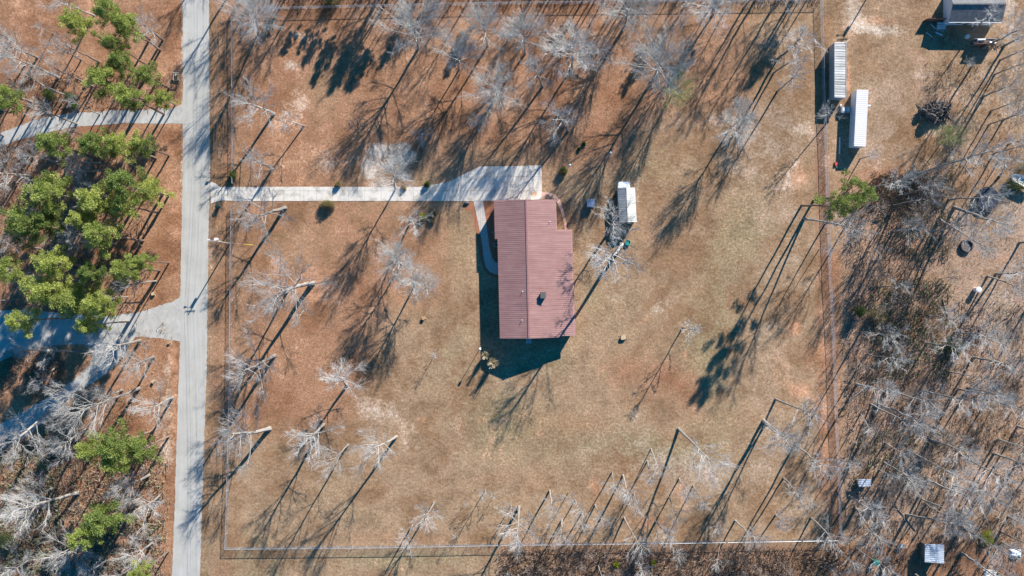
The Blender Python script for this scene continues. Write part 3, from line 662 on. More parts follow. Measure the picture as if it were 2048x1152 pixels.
def mailbox():
    b = P(430.5, 347.5); t = thing('mailbox', 'rusty mailbox on a wooden arm post at the driveway mouth', 'mailbox', b)
    MB().bar(b, b + Vector((0, 0, 1.15)), .1).obj('post', M_wood, t)
    MB().bar(b + Vector((.05, 0, 1.0)), b + Vector((-.85, 0, 1.0)), .1).obj('arm', M_wood, t)
    m = MB(); c = b + Vector((-.62, 0, 1.05)); n = 8; pr = [(-.13, 0), (.13, 0)] + [(.13 * math.cos(PI * k / n), .15 + .13 * math.sin(PI * k / n)) for k in range(n + 1)]
    vs = [(c.x + s, c.y + y, c.z + z) for s in (-.28, .28) for y, z in pr]; k = len(pr)
    m.add(vs, [tuple(range(k)), tuple(range(2 * k - 1, k - 1, -1))] + [(i, (i + 1) % k, k + (i + 1) % k, k + i) for i in range(k)])
    m.obj('box', mat("rusty_tin", (0.25, .09, .06), .6), t)
    MB().box(c + Vector((0, .15, .3)), (.04, .03, .2)).obj('flag', M_redpaint, t)
mailbox()

def bin_(name, label, cat, base, r, h, body, lidm):
    b = P(*base); t = thing(name, label, cat, b)
    m = MB(); m.tube([b, b + Vector((0, 0, h))], [r * .85, r], 14); m.obj('body', body, t)
    m = MB(); m.tube([b + Vector((0, 0, h)), b + Vector((0, 0, h + .07)), b + Vector((0, 0, h + .14))], [r * 1.08, r * 1.05, r * .4], 14); m.obj('lid', lidm, t)
    return t
bin_('rubbish_bin', 'dark green round bin below the driveway mouth', 'bin', (437.5, 414), .38, .95, M_dgreen, M_dgreen)
bin_('barrel', 'bright green barrel left of the square open shelter', 'barrel', (1748, 1122), .65, 1.1, M_green, M_green)
bin_('bin', 'white lidded bin in the clearing below the black tank', 'bin', (1950, 579), .6, 1.3, M_white, M_white)

def ring_thing(name, label, cat, base, r, h, wallm, fillm, fill_h, th=.08):
    b = P(*base); t = thing(name, label, cat, b)
    MB().ring(b, r - th, r, 0, h, 28).obj('rim', wallm, t)
    MB().disc(b, r - th - .003, 0.0, fill_h, 28).obj('water' if fillm is M_teal else 'filling', fillm, t)
    return t
ring_thing('water_trough', 'round green water trough below the barn shed', 'trough', (1255, 485.5), .62, .5, M_green, M_teal, .35)
ring_thing('stock_tank', 'round black tank on bare dirt below the trampoline', 'tank', (1931, 492), 1.4, .6, M_black, M_char, .3, .16)
ring_thing('planter_ring', 'small pale planter ring on the mulch, nearer the driveway', 'planter', (985.5, 465), .2, .3, M_white, M_char, .22, .05)
ring_thing('planter_ring', 'larger pale planter ring on the mulch, half under the roof edge', 'planter', (992.5, 490), .45, .35, M_white, M_char, .25, .06)
ring_thing('planter', 'dark round planter at the top right corner of the red roof', 'planter', (1095, 394), .5, .45, M_rock, M_char, .4, .08)

def trampoline():
    b = P(1970, 398); t = thing('trampoline', 'large round black trampoline under overhanging twigs', 'trampoline', b)
    MB().ring(b, 2.35, 2.6, .82, .92, 32).obj('frame', M_black, t)
    MB().disc(b, 2.3, .84, .86, 32).obj('mat', mat("tramp_mat", (.035, .04, .055), .35), t)
    for k in range(6):
        a = k * PI / 3 + .2; p = b + Vector((math.cos(a) * 2.48, math.sin(a) * 2.48, 0))
        MB().tube([p, p + Vector((0, 0, .85))], .035, 6).obj('leg', M_metal, t)
        MB().tube([p + Vector((0, 0, .93)), p + Vector((0, 0, 2.4))], .03, 6).obj('net_pole', M_black, t)
trampoline()

def boat():
    b = P(2030, 364, 0); t = thing('boat', 'white open boat on a trailer at the right edge', 'boat', b)
    ang = math.radians(-27); d = Vector((math.cos(ang), math.sin(ang), 0)); n = Vector((-d.y, d.x, 0))
    c = P(2044, 362, 1.2)
    m = MB(); rings = []
    prof = [(-2.6, .05), (-2.3, .5), (-1.6, .85), (-.6, 1.0), (1.0, 1.0), (2.6, .9)]
    vs = []
    for s, w in prof:
        for k, (f, z) in enumerate(((-1, .75), (-.7, .15), (0, 0), (.7, .15), (1, .75), (.86, .7), (.6, .3), (-.6, .3), (-.86, .7))):
            vs.append(c + d * s + n * (w * f) + Vector((0, 0, z - .4)))
    kk = 9; fs = []
    for i in range(len(prof) - 1):
        for k in range(kk): fs.append((i * kk + k, i * kk + (k + 1) % kk, (i + 1) * kk + (k + 1) % kk, (i + 1) * kk + k))
    fs.append(tuple(range(kk))); fs.append(tuple((len(prof) - 1) * kk + k for k in range(kk)))
    m.add(vs, fs); m.obj('hull', M_white, t)
    for s in (-.8, .6, 1.7): MB().bar(c + d * s + n * .85 + Vector((0, 0, .2)), c + d * s - n * .85 + Vector((0, 0, .2)), .35, .06).obj('seat', mat("boat_seat", (.45, .46, .48), .5), t)
    MB().box(c + d * 2.9 + Vector((0, 0, .2)), (.5, .4, .7), ang).obj('motor', M_black, t)
    for sg in (-1, 1):
        m = MB(); m.bar(c + d * -2.4 + n * sg * .15 + Vector((0, 0, -.55)), c + d * 2.4 + n * sg * .8 + Vector((0, 0, -.55)), .1); m.obj('trailer_rail', M_metal, t)
        w = c + d * 1.0 + n * sg * 1.15; w.z = .35
        m = MB(); m.tube([w - n * .1, w + n * .1], .35, 14); m.obj('wheel', M_black, t)
boat()

# bulky overgrown heap the boat stands beside
def plank(label, a, b, w, z, m=M_palewood, name='plank', h=.05, group=None):
    A = P(*a); B = P(*b); o = MB().bar((A.x, A.y, z), (B.x, B.y, z), w, h).obj(name, m); tag(o, label, 'plank', group); return o
G = 'planks and boards left in the shade of the slate roofed house'
plank('long pale board leaning left in the house shade', (1860, 48), (1870, 58), .18, .15, M_whitewall, group=G)
plank('pale board slanting up toward the gable corner', (1888, 55), (1896, 49), .18, .1, M_whitewall, group=G)
plank('lone pale board below the step, farthest left', (1852, 65), (1864, 74), .16, .08, M_whitewall, group=G)
plank('bright short board in the middle of the shaded yard', (1888, 80), (1897, 74), .18, .08, M_palewood, group=G)
plank('flat board just under the back step', (1871, 65), (1885, 71), .3, .08, M_whitewall, group=G)
plank('wide grey board laid below the back step', (1872, 60), (1887, 63), .22, .12, M_greywall, group=G)
plank('white pipe lying in the shade left of the white roofed trailer', (1678.5, 275), (1678, 308), .22, .25, M_white, name='pipe', h=.2)
t = thing('back_step', 'wide shaded back step at the corner of the slate roofed house', 'step', P(1880, 52))
for i in range(3):
    c = P(1881, 48 + i * 4.5); MB().box((c.x, c.y, .5 - i * .16), (1.9, .42, .1)).obj('tread', M_whitewall, t)
for s in (-1, 1):
    a = P(1881, 46); MB().bar((a.x + s * .9, a.y, .38), (a.x + s * .9, a.y - 1.4, .02), .08, .2).obj('stringer', M_wood, t)
t = thing('wooden_screen', 'rusty brown wooden screen standing left of the slate roofed house', 'screen', P(1868, 42))
a = P(1846, 42); b = P(1889, 41.5)
k = 0
while k < 1:
    p = a.lerp(b, k); MB
    k += 1
m = MB()
n = 26
for i in range(n):
    p = a.lerp(b, (i + .5) / n); m.box((p.x, p.y, .8), ((b - a).length / n * .97, .05, 1.6))
m.obj('board_panel', mat("rusty_board", (.30, .12, .08), .8), t)
for f in (0, .5, 1):
    p = a.lerp(b, f); MB().bar((p.x, p.y - .1, 0), (p.x, p.y - .1, 1.65), .1).obj('post', M_wood, t)

def junk_trailer():
    b = P(1961, 88); t = thing('utility_trailer', 'high sided utility trailer piled with white and red scrap below the slate roofed house', 'trailer', b)
    MB().box((b.x, b.y, .55), (4.9, 1.1, .12)).obj('bed', M_wood, t)
    MB().box((b.x, b.y - .56, 1.3), (4.9, .06, 1.5)).obj('side_panel', mat("rust_red", (.22, .11, .08), .7), t)
    MB().box((b.x, b.y + .56, 1.2), (4.9, .06, 1.3)).obj('side_panel', M_greywall, t)
    for s in (-1, 1): MB().tube([(b.x + .3, b.y + s * .75 - .08, .35), (b.x + .3, b.y + s * .75 + .08, .35)], .33, 12).obj('wheel', M_black, t)
    r = random.Random(3)
    for i in range(12):
        c = Vector((b.x - 2.1 + i * .38, b.y + r.uniform(-.25, .25), 1.2 + r.uniform(0, .5)))
        R = Matrix.Rotation(r.uniform(-.6, .6), 3, 'Z') @ Matrix.Rotation(r.uniform(-.4, .4), 3, 'X')
        MB().box(c, (r.uniform(.4, 1.1), r.uniform(.25, .8), r.uniform(.1, .5)), rot=R).obj('scrap', r.choice([M_white, M_white, M_galv, M_rock, M_palewood, M_char]), t)
    MB().bar((b.x - 1.9, b.y + .3, 1.9), (b.x - .2, b.y + .35, 1.95), .3, .25).obj('pipe', M_white, t)
junk_trailer()
o = MB().tube([P(1933, 74), P(1933, 74) + Vector((0, 0, .5))], .45, 10).obj('tub', M_white); tag(o, 'grey white tub in the shade left of the scrap trailer', 'tub')
t = thing('cabinet', 'pale blue grey cabinet in the shade between the two storage trailers', 'cabinet', P(1688, 221))
c = P(1688, 221); MB().box((c.x, c.y, .45), (1.9, 1.3, .9)).obj('body', M_greywall, t)
for s in (-.45, .45): MB().box((c.x + s, c.y, .93), (.6, .7, .05)).obj('lid', M_whitewall, t)
o = MB().tube([P(1680, 211), P(1680, 211) + Vector((0, 0, .5))], .22, 10).obj('bucket', M_white); tag(o, 'small white bucket below the striped roof trailer', 'bucket')
t = thing('push_mower', 'small red mower left of the shaded trailer yard', 'mower', P(1671, 328))
c = P(1671, 328); MB().box((c.x, c.y, .25), (.5, .7, .25)).obj('deck', M_redpaint, t)
MB().tube([(c.x, c.y - .3, .3), (c.x - .1, c.y - 1.0, .95)], .03, 5).obj('handle', M_metal, t)
for sx in (-1, 1):
    for sy in (-1, 1): MB().tube([(c.x + sx * .25, c.y + sy * .28, .12), (c.x + sx * .31, c.y + sy * .28, .12)], .12, 8).obj('wheel', M_black, t)
t = thing('air_conditioner', 'square air conditioner unit against the lower end of the red roofed house', 'air conditioner', P(1058, 681))
c = P(1057.5, 681.5); MB().box((c.x, c.y, .4), (1.1, 1.0, .8)).obj('case', M_whitewall, t)
MB().ring(c, .12, .42, .8, .85, 18).obj('fan_grille', M_metal, t)

t = thing('wooden_rack', 'weathered wooden rack on the verge left of the road', 'rack', P(356, 154))
a = P(351, 144); w_, h_ = 1.15, 2.1
c = P(356, 154)
for sx in (-1, 1):
    MB().bar((c.x + sx * w_ / 2, c.y - h_ / 2, .9), (c.x + sx * w_ / 2, c.y + h_ / 2, .9), .1).obj('side_rail', M_whitewall if sx < 0 else M_wood, t)
    for sy in (-1, 1): MB().bar((c.x + sx * w_ / 2, c.y + sy * h_ / 2, 0), (c.x + sx * w_ / 2, c.y + sy * h_ / 2, .95), .1).obj('leg', M_wood, t)
for y in (-h_ / 2, h_ / 2 - .55, h_ / 2): MB().bar((c.x - w_ / 2, c.y + y, .96), (c.x + w_ / 2, c.y + y, .96), .12).obj('crossbar', M_wood, t)
MB().box((c.x, c.y + h_ / 2 - .28, .9), (1.0, .5, .06)).obj('seat', M_greywall, t)
MB().bar((c.x - .4, c.y - .7, .8), (c.x + .1, c.y + .2, .8), .09).obj('brace', M_char, t)
MB().bar((c.x + .4, c.y - .2, .8), (c.x + .05, c.y + .25, .8), .09).obj('brace', M_char, t)
MB().box((c.x, c.y, .35), (w_ * .9, h_ * .9, .06)).obj('shelf', M_palewood, t)

t = thing('table', 'low grey table beside the dug orange hollow', 'table', P(1801, 1090))
c = P(1801, 1090); MB().box((c.x, c.y, .75), (1.1, .8, .07)).obj('top', M_greywall, t)
for sx in (-1, 1):
    for sy in (-1, 1): MB().bar((c.x + sx * .45, c.y + sy * .3, 0), (c.x + sx * .45, c.y + sy * .3, .72), .06).obj('leg', M_wood, t)
def crumpled(label, base, sx, sy, h, m, seed, name='tarp', cat='tarp'):
    r = random.Random(seed); c = P(*base); vs = []; n = 8
    for i in range(n + 1):
        for j in range(n + 1):
            u, v = i / n * 2 - 1, j / n * 2 - 1; e = max(0, 1 - max(abs(u), abs(v)) ** 2)
            vs.append((c.x + u * sx + r.uniform(-.1, .1), c.y + v * sy + r.uniform(-.1, .1), .03 + h * e ** .6 * r.uniform(.6, 1)))
    fs = [(i * (n + 1) + j, (i + 1) * (n + 1) + j, (i + 1) * (n + 1) + j + 1, i * (n + 1) + j + 1) for i in range(n) for j in range(n)]
    o = MB().add(vs, fs).obj(name, m); tag(o, label, cat); return o
crumpled('crumpled blue and white tarp at the lower right edge', (2030, 1106), 1.3, .9, 1.0, M_tarp, 5)
crumpled('pale striped sheet on the ground by the bottom edge', (1980, 1148), 1.5, 1.0, .5, M_stripe, 6)
o = MB().tube([P(1225, 464) + Vector((0, 0, -.0)), P(1225, 464) + Vector((0, 0, .12)), P(1225, 464) + Vector((0, 0, .32)), P(1225, 464) + Vector((0, 0, .42))], [.1, .24, .24, .08], 10).obj('ball', M_yellow)
tag(o, 'yellow ball in the shadow of the barn shed', 'ball')

# boulder by the driveway
def rock(label, base, sx, sy, h, m, seed):
    r = random.Random(seed); c = P(*base); vs = []; n = 9; lv = [(0, 1.0), (.45, 1.02), (.8, .75), (1.0, .3)]
    for z, f in lv:
        for k in range(n):
            a = 2 * PI * k / n; g = f * r.uniform(.8, 1.15); vs.append((c.x + math.cos(a) * sx * g, c.y + math.sin(a) * sy * g, z * h * r.uniform(.9, 1.1)))
    fs = [(i * n + k, i * n + (k + 1) % n, (i + 1) * n + (k + 1) % n, (i + 1) * n + k) for i in range(3) for k in range(n)] + [tuple(3 * n + k for k in range(n))]
    o = MB().add(vs, fs).obj('boulder', m); tag(o, label, 'boulder'); return o
rock('dark boulder in the red mulch beside the paved path', (933, 406), .65, .4, .5, M_rock, 1)

def stump(label, base, r, h, seed):
    R = random.Random(seed); b = P(*base); t = thing('tree_stump', label, 'tree stump', b, 'tree stumps in the grass')
    n = 11; rad = [r * R.uniform(.8, 1.25) for _ in range(n)]
    vs = [(b.x + math.cos(2 * PI * k / n) * rad[k] * f, b.y + math.sin(2 * PI * k / n) * rad[k] * f, z) for f, z in ((1.25, 0), (1, h * .4), (.95, h)) for k in range(n)]
    fs = [(i * n + k, i * n + (k + 1) % n, (i + 1) * n + (k + 1) % n, (i + 1) * n + k) for i in range(2) for k in range(n)]
    MB().add(vs, fs).obj('bark', M_wood, t)
    MB().prism([(b.x + math.cos(2 * PI * k / n) * rad[k] * .93, b.y + math.sin(2 * PI * k / n) * rad[k] * .93) for k in range(n)], h - .05, h + .015).obj('cut_face', M_palewood if seed % 2 else M_stump, t)
    for k in range(4):
        a = R.uniform(0, 2 * PI); p = b + Vector((math.cos(a) * r * 1.6, math.sin(a) * r * 1.6, .05))
        MB().box(p, (.25, .15, .08), R.uniform(0, 3)).obj('wood_chip', M_palewood, t)
stump('broad pale stump in open grass right of the red roofed house', (1246, 675), .6, .5, 1)
stump('small stump in open grass left of the house shadow', (847, 637), .35, .5, 2)
stump('stump on the verge above the wide gravel drive', (307, 588), .35, .5, 3)
stump('stump in the leaf verge below the wide gravel drive', (339, 685), .3, .4, 4)
stump('lone stump in the leaf verge left of the road, below two pale trunks', (307, 763), .28, .55, 5)

# ------------------------------------------------------------------ tree meshes
def rv(r): 
    while True:
        v = Vector((r.uniform(-1, 1), r.uniform(-1, 1), r.uniform(-1, 1)))
        if .05 < v.length < 1: return v.normalized()

def limb(mb, r, p, d, L, rad, segs, droop=0.0, wig=.16, n=3, up=.0):
    pts = [p.copy()]; q = p.copy(); d = d.normalized()
    for i in range(segs):
        d = (d + rv(r) * wig + Vector((0, 0, up - droop))).normalized()
        q = q + d * (L / segs); pts.append(q.copy())
    rr = [rad * (1 - .78 * i / segs) for i in range(segs + 1)]
    mb.tube(pts, rr, n, False); return pts

def bare_tree_meshes(seed, h, cr, cb, n1, twig=.0093, fork=0, lv=(6, 6, 4), thick=1.0, wild=.2, twm=None):
    r = random.Random(seed); tb = MB(); cb_ = MB()
    tr = h * .0115 * thick + .03
    top = h * r.uniform(.82, .9)
    pts = []; q = Vector((0, 0, 0)); n = 9
    bend = rv(r) * .04
    for i in range(n + 1):
        f = i / n; pts.append(Vector((bend.x * h * f * f + r.uniform(-1, 1) * .05 * (i > 0) * h / 12, bend.y * h * f * f + r.uniform(-1, 1) * .05 * (i > 0) * h / 12, top * f)))
    rad = [tr * (1.25 if i == 0 else 1 - .66 * (i / n)) for i in range(n + 1)]
    tb.tube(pts, rad, 7)
    def at(z):
        f = max(0, min(.9999, z / top)) * n; i = int(f); return pts[i].lerp(pts[i + 1], f - i), rad[i] * (1 - (f - i)) + rad[i + 1] * (f - i)
    az = r.uniform(0, 6.28)
    for k in range(n1):
        f = k / max(1, n1 - 1); z = h * (cb + (.86 - cb) * f ** .85) + r.uniform(-.02, .02) * h
        p, rr = at(z); az += 2.4 + r.uniform(-.5, .5)
        prof = (1 - ((f - .25) / 1.0) ** 2) if f > .25 else (.75 + f)
        L = cr * prof * r.uniform(.75, 1.2)
        el = math.radians(r.uniform(18, 42) + 38 * f)
        d = Vector((math.cos(az) * math.cos(el), math.sin(az) * math.cos(el), math.sin(el)))
        lr = min(rr * .6, .014 + L * .0115)
        P1 = limb(cb_, r, p, d, L * 1.12, max(lr, .028), 5, 0, wild, 4, .05)
        for j in range(lv[0]):
            g = r.uniform(.22, 1.0); a = P1[0].lerp(P1[-1], 0); i = min(4, int(g * 5)); a = P1[i].lerp(P1[i + 1], g * 5 - i if g < 1 else 1)
            d0 = (P1[min(i + 1, 5)] - P1[i]).normalized()
            d1 = (d0 + rv(r) * .58 + Vector((0, 0, .12))).normalized()
            L1 = L * r.uniform(.32, .6) * (1.15 - .5 * g)
            P2 = limb(cb_, r, a, d1, L1, max(.015, lr * .42), 3, 0, wild * 1.1, 3, .04)
            for t in range(lv[1]):
                g2 = r.uniform(.15, 1.0); i2 = min(2, int(g2 * 3)); a2 = P2[i2].lerp(P2[i2 + 1], g2 * 3 - i2 if g2 < 1 else 1)
                d2 = ((P2[i2 + 1] - P2[i2]).normalized() + rv(r) * .62 + Vector((0, 0, .08))).normalized()
                L2 = L1 * r.uniform(.4, .75)
                P3 = limb(cb_, r, a2, d2, L2, twig * 1.1, 2, 0, wild, 3)
                for s in range(lv[2]):
                    g3 = r.uniform(.1, .95); a3 = P3[0].lerp(P3[-1], g3)
                    d3 = ((P3[-1] - P3[0]).normalized() + rv(r) * .6).normalized()
                    L3 = L2 * r.uniform(.45, .9)
                    e = a3 + d3 * L3
                    u = d3.cross(Vector((.3, .2, .93))).normalized() * twig * .8; w = d3.cross(u).normalized() * twig * .8
                    cb_.add([a3 + u, a3 - u * .5 + w * .87, a3 - u * .5 - w * .87, e], [(0, 1, 3), (1, 2, 3), (2, 0, 3)])
    ext = sorted(math.hypot(v[0], v[1]) for v in cb_.v[::7]); cr = ext[int(len(ext) * .93)]
    return tb.mesh('trunk', M_bark), cb_.mesh('crown', twm or M_twig), h, cr

OPEN = [bare_tree_meshes(100 + i, 13, 5.2, .34, 28, lv=(10, 7, 4), wild=.09, twm=M_frost) for i in range(5)]
TALL = [bare_tree_meshes(200 + i, 17, 3.4, .5, 14, lv=(7, 5, 4), wild=.11, thick=.78) for i in range(5)]
RAG = [bare_tree_meshes(300 + i, 15, 4.4, .36, 14, lv=(8, 6, 4), wild=.15, thick=1.15) for i in range(4)]
YOUNG = [bare_tree_meshes(400 + i, 7, 1.9, .3, 11, twig=.016, lv=(4, 4, 3), thick=.8) for i in range(3)]
SHRUBBY = [bare_tree_meshes(450 + i, 4, 2.2, .06, 13, twig=.018, lv=(5, 4, 3), thick=.7, twm=M_brushwood) for i in range(2)]

def leaf_mesh(name, verts, faces, var, m):
    me = bpy.data.meshes.new(name); me.from_pydata(verts, [], faces)
    at = me.attributes.new("leafvar", 'FLOAT', 'FACE'); at.data.foreach_set("value", var); me.materials.append(m); return me

def foliage(r, centers, per, size, m, name='crown', flat=.6, sharp=1.0):
    """centers: (pos, radius, tone)"""
    vs = []; fs = []; var = []
    for c, rad, tone in centers:
        for k in range(int(per * rad * rad)):
            d = rv(r); q = c + Vector((d.x, d.y, d.z * flat)) * rad * (r.random() ** .45)
            a = (d * .8 + rv(r) * .8 + Vector((0, 0, .25))).normalized() * size * r.uniform(.6, 1.3)
            b = a.cross(rv(r)).normalized() * size * .26 * sharp
            o = len(vs); vs += [tuple(q - b), tuple(q + b), tuple(q + a)]; fs.append((o, o + 1, o + 2))
            v = min(1, max(0, tone + r.uniform(-.25, .25) + .12 * d.z))
            var.append(v)
    return leaf_mesh(name, vs, fs, var, m)

def pine_meshes(seed, h=20, cr=3.6, cb=.62, nb=26):
    r = random.Random(seed); tb = MB(); br = MB()
    pts = [Vector((r.uniform(-.12, .12) * (i > 0), r.uniform(-.12, .12) * (i > 0), h * .97 * i / 9)) for i in range(10)]
    tb.tube(pts, [.27 * (1 - .8 * i / 9) for i in range(10)], 7)
    C = []; az = 0
    for k in range(nb):
        f = k / (nb - 1); z = h * (cb + (.96 - cb) * f); az += 2.4 + r.uniform(-.4, .4)
        L = cr * (1.05 - .72 * f ** 1.5) * r.uniform(.6, 1.15)
        el = math.radians(r.uniform(0, 25) + 35 * f)
        d = Vector((math.cos(az) * math.cos(el), math.sin(az) * math.cos(el), math.sin(el)))
        p = Vector((0, 0, z)); L1 = limb(br, r, p, d, L, .06, 4, 0, .2, 4, .08)
        tone = r.uniform(.25, .8)
        for j, g in enumerate((.5, .75, 1.0)):
            if g == .5 and L < cr * .6: continue
            i = min(3, int(g * 4)); c = L1[i].lerp(L1[i + 1], g * 4 - i if g < 1 else 1)
            off = rv(r) * .55; off.z *= .3
            C.append((c + off + Vector((0, 0, .15)), r.uniform(.42, .85), tone + r.uniform(-.18, .18)))
    for k in range(3):   # dead stubs lower down
        a = r.uniform(0, 6.28); limb(tb, r, Vector((0, 0, h * r.uniform(.4, .6))), Vector((math.cos(a), math.sin(a), .1)), r.uniform(.6, 1.6), .035, 3, .03)
    return tb.mesh('trunk', M_pinebark), br.mesh('branches', M_pinebark), foliage(r, C, 290, .27, M_needle, 'crown', .75), h, cr
PINE = [pine_meshes(500 + i, 20, 3.7 + .25 * (i % 3), .6 + .03 * (i % 2), 26 + i) for i in range(5)]

LOOSE = [pine_meshes(540 + i, 20, 3.9, .52, 17) for i in range(2)]

def bush_mesh(seed, m, rx=1.0, h=1.0, n=16, per=260, size=.16):
    r = random.Random(seed); C = []
    for k in range(n):
        d = rv(r); d.z = abs(d.z)
        C.append((Vector((d.x * rx * .55, d.y * rx * .55, h * .25 + d.z * h * .5)), rx * r.uniform(.3, .5), r.uniform(.2, .85)))
    return foliage(r, C, per * 2.6, size, m, 'foliage', .9)

def stems_mesh(seed, rx, h, m, n=9):
    r = random.Random(seed); b = MB()
    for k in range(n):
        a = r.uniform(0, 6.28); limb(b, r, Vector((0, 0, 0)), Vector((math.cos(a) * .5, math.sin(a) * .5, 1)), h * r.uniform(.6, .95), .03, 3, 0, .2, 4)
    return b.mesh('stems', m)

def place(meshes, names, kind, label, cat, base, h, sx, top=None, group=None, rz=None, h0=1.0, r0=1.0):
    b = P(*base); t = thing(kind, label, cat, b, group)
    rz = rng.uniform(0, 2 * PI) if rz is None else rz
    q = Quaternion((0, 0, 1), rz)
    if top is not None:
        T = P(top[0], top[1], h * .86) - b; T.normalize()
        q = Vector((0, 0, 1)).rotation_difference(T) @ q
    t.rotation_mode = 'QUATERNION'; t.rotation_quaternion = q
    t.scale = (sx / r0, sx / r0, h / h0)
    for me, nm in zip(meshes, names):
        o = bpy.data.objects.new(nm, me); COL.objects.link(o); o.parent = t
    return t

TREES = []     # collected first so that each can be labelled among its neighbours
def T(kind, bx, by, h, r, tx=None, ty=None, label=None): TREES.append([kind, bx, by, h, r, tx, ty, label])

# -- bare trees standing in the yard (kind, foot x, foot y, height, crown radius, crown x, crown y)
T('O', 517, 62, 13.5, 5.2, 510, 28); T('O', 836, 98, 14, 6.0, 828, 45); T('O', 918, 140, 11, 3.9, 915, 103); T('O', 975, 92, 14, 4.6, 968, 48); T('O', 1050, 108, 13, 4.2, 1047, 52)
T('O', 993, 192, 13.5, 4.6, 988, 168); T('R', 1085, 173, 13, 4.0, 1068, 135); T('O', 1143, 136, 14.5, 5.4, 1150, 90); T('Y', 1202, 118, 8, 2.6); T('O', 1250, 52, 14, 5.0, 1255, 18)
T('O', 1303, 163, 15.5, 6.4, 1328, 122, 'widest bare crown in the yard, centre top, above the barn shed'); T('V', 1345, 190, 10, 3.6, 1357, 183, 'small bare tree with a yellow green tinted crown, beside the widest crown'); T('O', 1425, 32, 14, 4.8, 1430, 0)
T('R', 1136, 262, 12.5, 4.4, 1118, 232); T('O', 1457, 260, 11.5, 4.0, 1484, 244); T('T', 1552, 120, 13.5, 3.6, 1608, 80); T('T', 1547, 146, 13, 3.2, 1592, 112); T('T', 1555, 182, 13, 3.2, 1592, 152)
T('T', 1487, 16, 12, 3); T('T', 1540, 26, 14, 3.5)
T('R', 548, 228, 11, 5.4, 505, 203); T('Y', 608, 252, 8.5, 3.0, 570, 240); T('R', 545, 338, 10, 3.6, 510, 322); T('R', 571, 416, 12.5, 6.8, 500, 432); T('R', 626, 567, 15.5, 8.6, 556, 572, 'big spreading pale bare tree leaning left, nearest the sandy patch below the driveway')
T('R', 575, 583, 13, 4.4, 545, 600); T('O', 790, 380, 13, 4.1, 787, 346); T('R', 822, 440, 10, 3.4, 828, 445); T('O', 803, 530, 11, 4.0, 792, 517); T('O', 826, 580, 11, 4.1, 829, 562)
T('R', 693, 772, 10, 4.6, 684, 750); T('R', 648, 848, 14.5, 5.2, 617, 882); T('R', 697, 889, 15, 3.4, 657, 928); T('R', 793, 873, 16, 5.0, 745, 905); T('R', 540, 857, 12.5, 7.0, 458, 880); T('R', 550, 711, 14, 6.2, 482, 745)
T('R', 868, 1005, 11, 3.4, 852, 1040); T('T', 825, 1050, 11, 2.6, 812, 1082); T('Y', 971, 979, 6.5, 1.7); T('Y', 933, 1001, 3.6, .7); T('Y', 989, 988, 3.4, .7); T('Y', 911, 1066, 3.6, .7); T('Y', 1022, 1011, 5, 1.8)
T('R', 1038, 1013, 14.5, 4.9, 1035, 1075); T('Y', 1365, 655, 10.5, 2.4, 1388, 662, 'lone slender tree with a frosty pale crown in open grass'); T('R', 1357, 857, 17, 5.0, 1440, 938)
T('Y', 872, 706, 4.3, 1.0, None, None, 'tiny leafless sapling left of the house shadow')
T('O', 960, 250, 8, 2.0, 958, 240); T('Y', 845, 268, 4, 2.6, 845, 275)
T('R', 1213, 471, 12.5, 4.6, 1231, 424, 'dense bare tree spreading over the left side of the barn shed'); T('T', 1243, 489, 22, 5.4, 1224, 521)
# -- slim trees behind the bottom fence line
for a in ((1137, 985, 7, 1.5, 1142, 1000), (1099, 981, 12, 3.2, 1106, 1018), (1124, 1040, 9, 2.8, 1122, 1082), (1224, 944, 10, 2.7, 1230, 980), (1246, 950, 11, 2.3, 1262, 1000), (1240, 962, 9, 2.0, 1252, 990),
          (1165, 1023, 8, 2.4, 1166, 1052), (1190, 1010, 9, 2.4, 1206, 1045), (1302, 897, 10.5, 2.0, 1320, 945), (1295, 922, 9, 1.8, 1300, 958), (1268, 987, 10, 1.9, 1277, 1022), (1248, 1035, 14, 3.0, 1284, 1105),
          (1358, 957, 10, 2.2, 1378, 992), (1338, 993, 10, 2.6, 1354, 1038), (1312, 1042, 10, 2.7, 1334, 1075), (1386, 971, 9.5, 2.2, 1410, 1007), (1420, 1040, 8, 1.6, 1437, 1062), (1470, 1041, 13, 2.8, 1512, 1082),
          (1440, 1088, 12, 1.2, 1432, 1140), (1527, 841, 16, 3.9, 1572, 880), (1531, 850, 15, 3.2, 1560, 876), (1551, 798, 17, 3.8, 1632, 833), (1590, 888, 18, 3.7, 1654, 942), (1567, 956, 15, 3.2, 1606, 992), (1551, 1030, 9, 2.2, 1570, 1045),
          (1622, 1035, 14, 3.4, 1676, 1082), (1352, 1098, 8, 2, 1360, 1115), (1150, 1000, 9, 2.0, 1158, 1022)): T('T', *a)
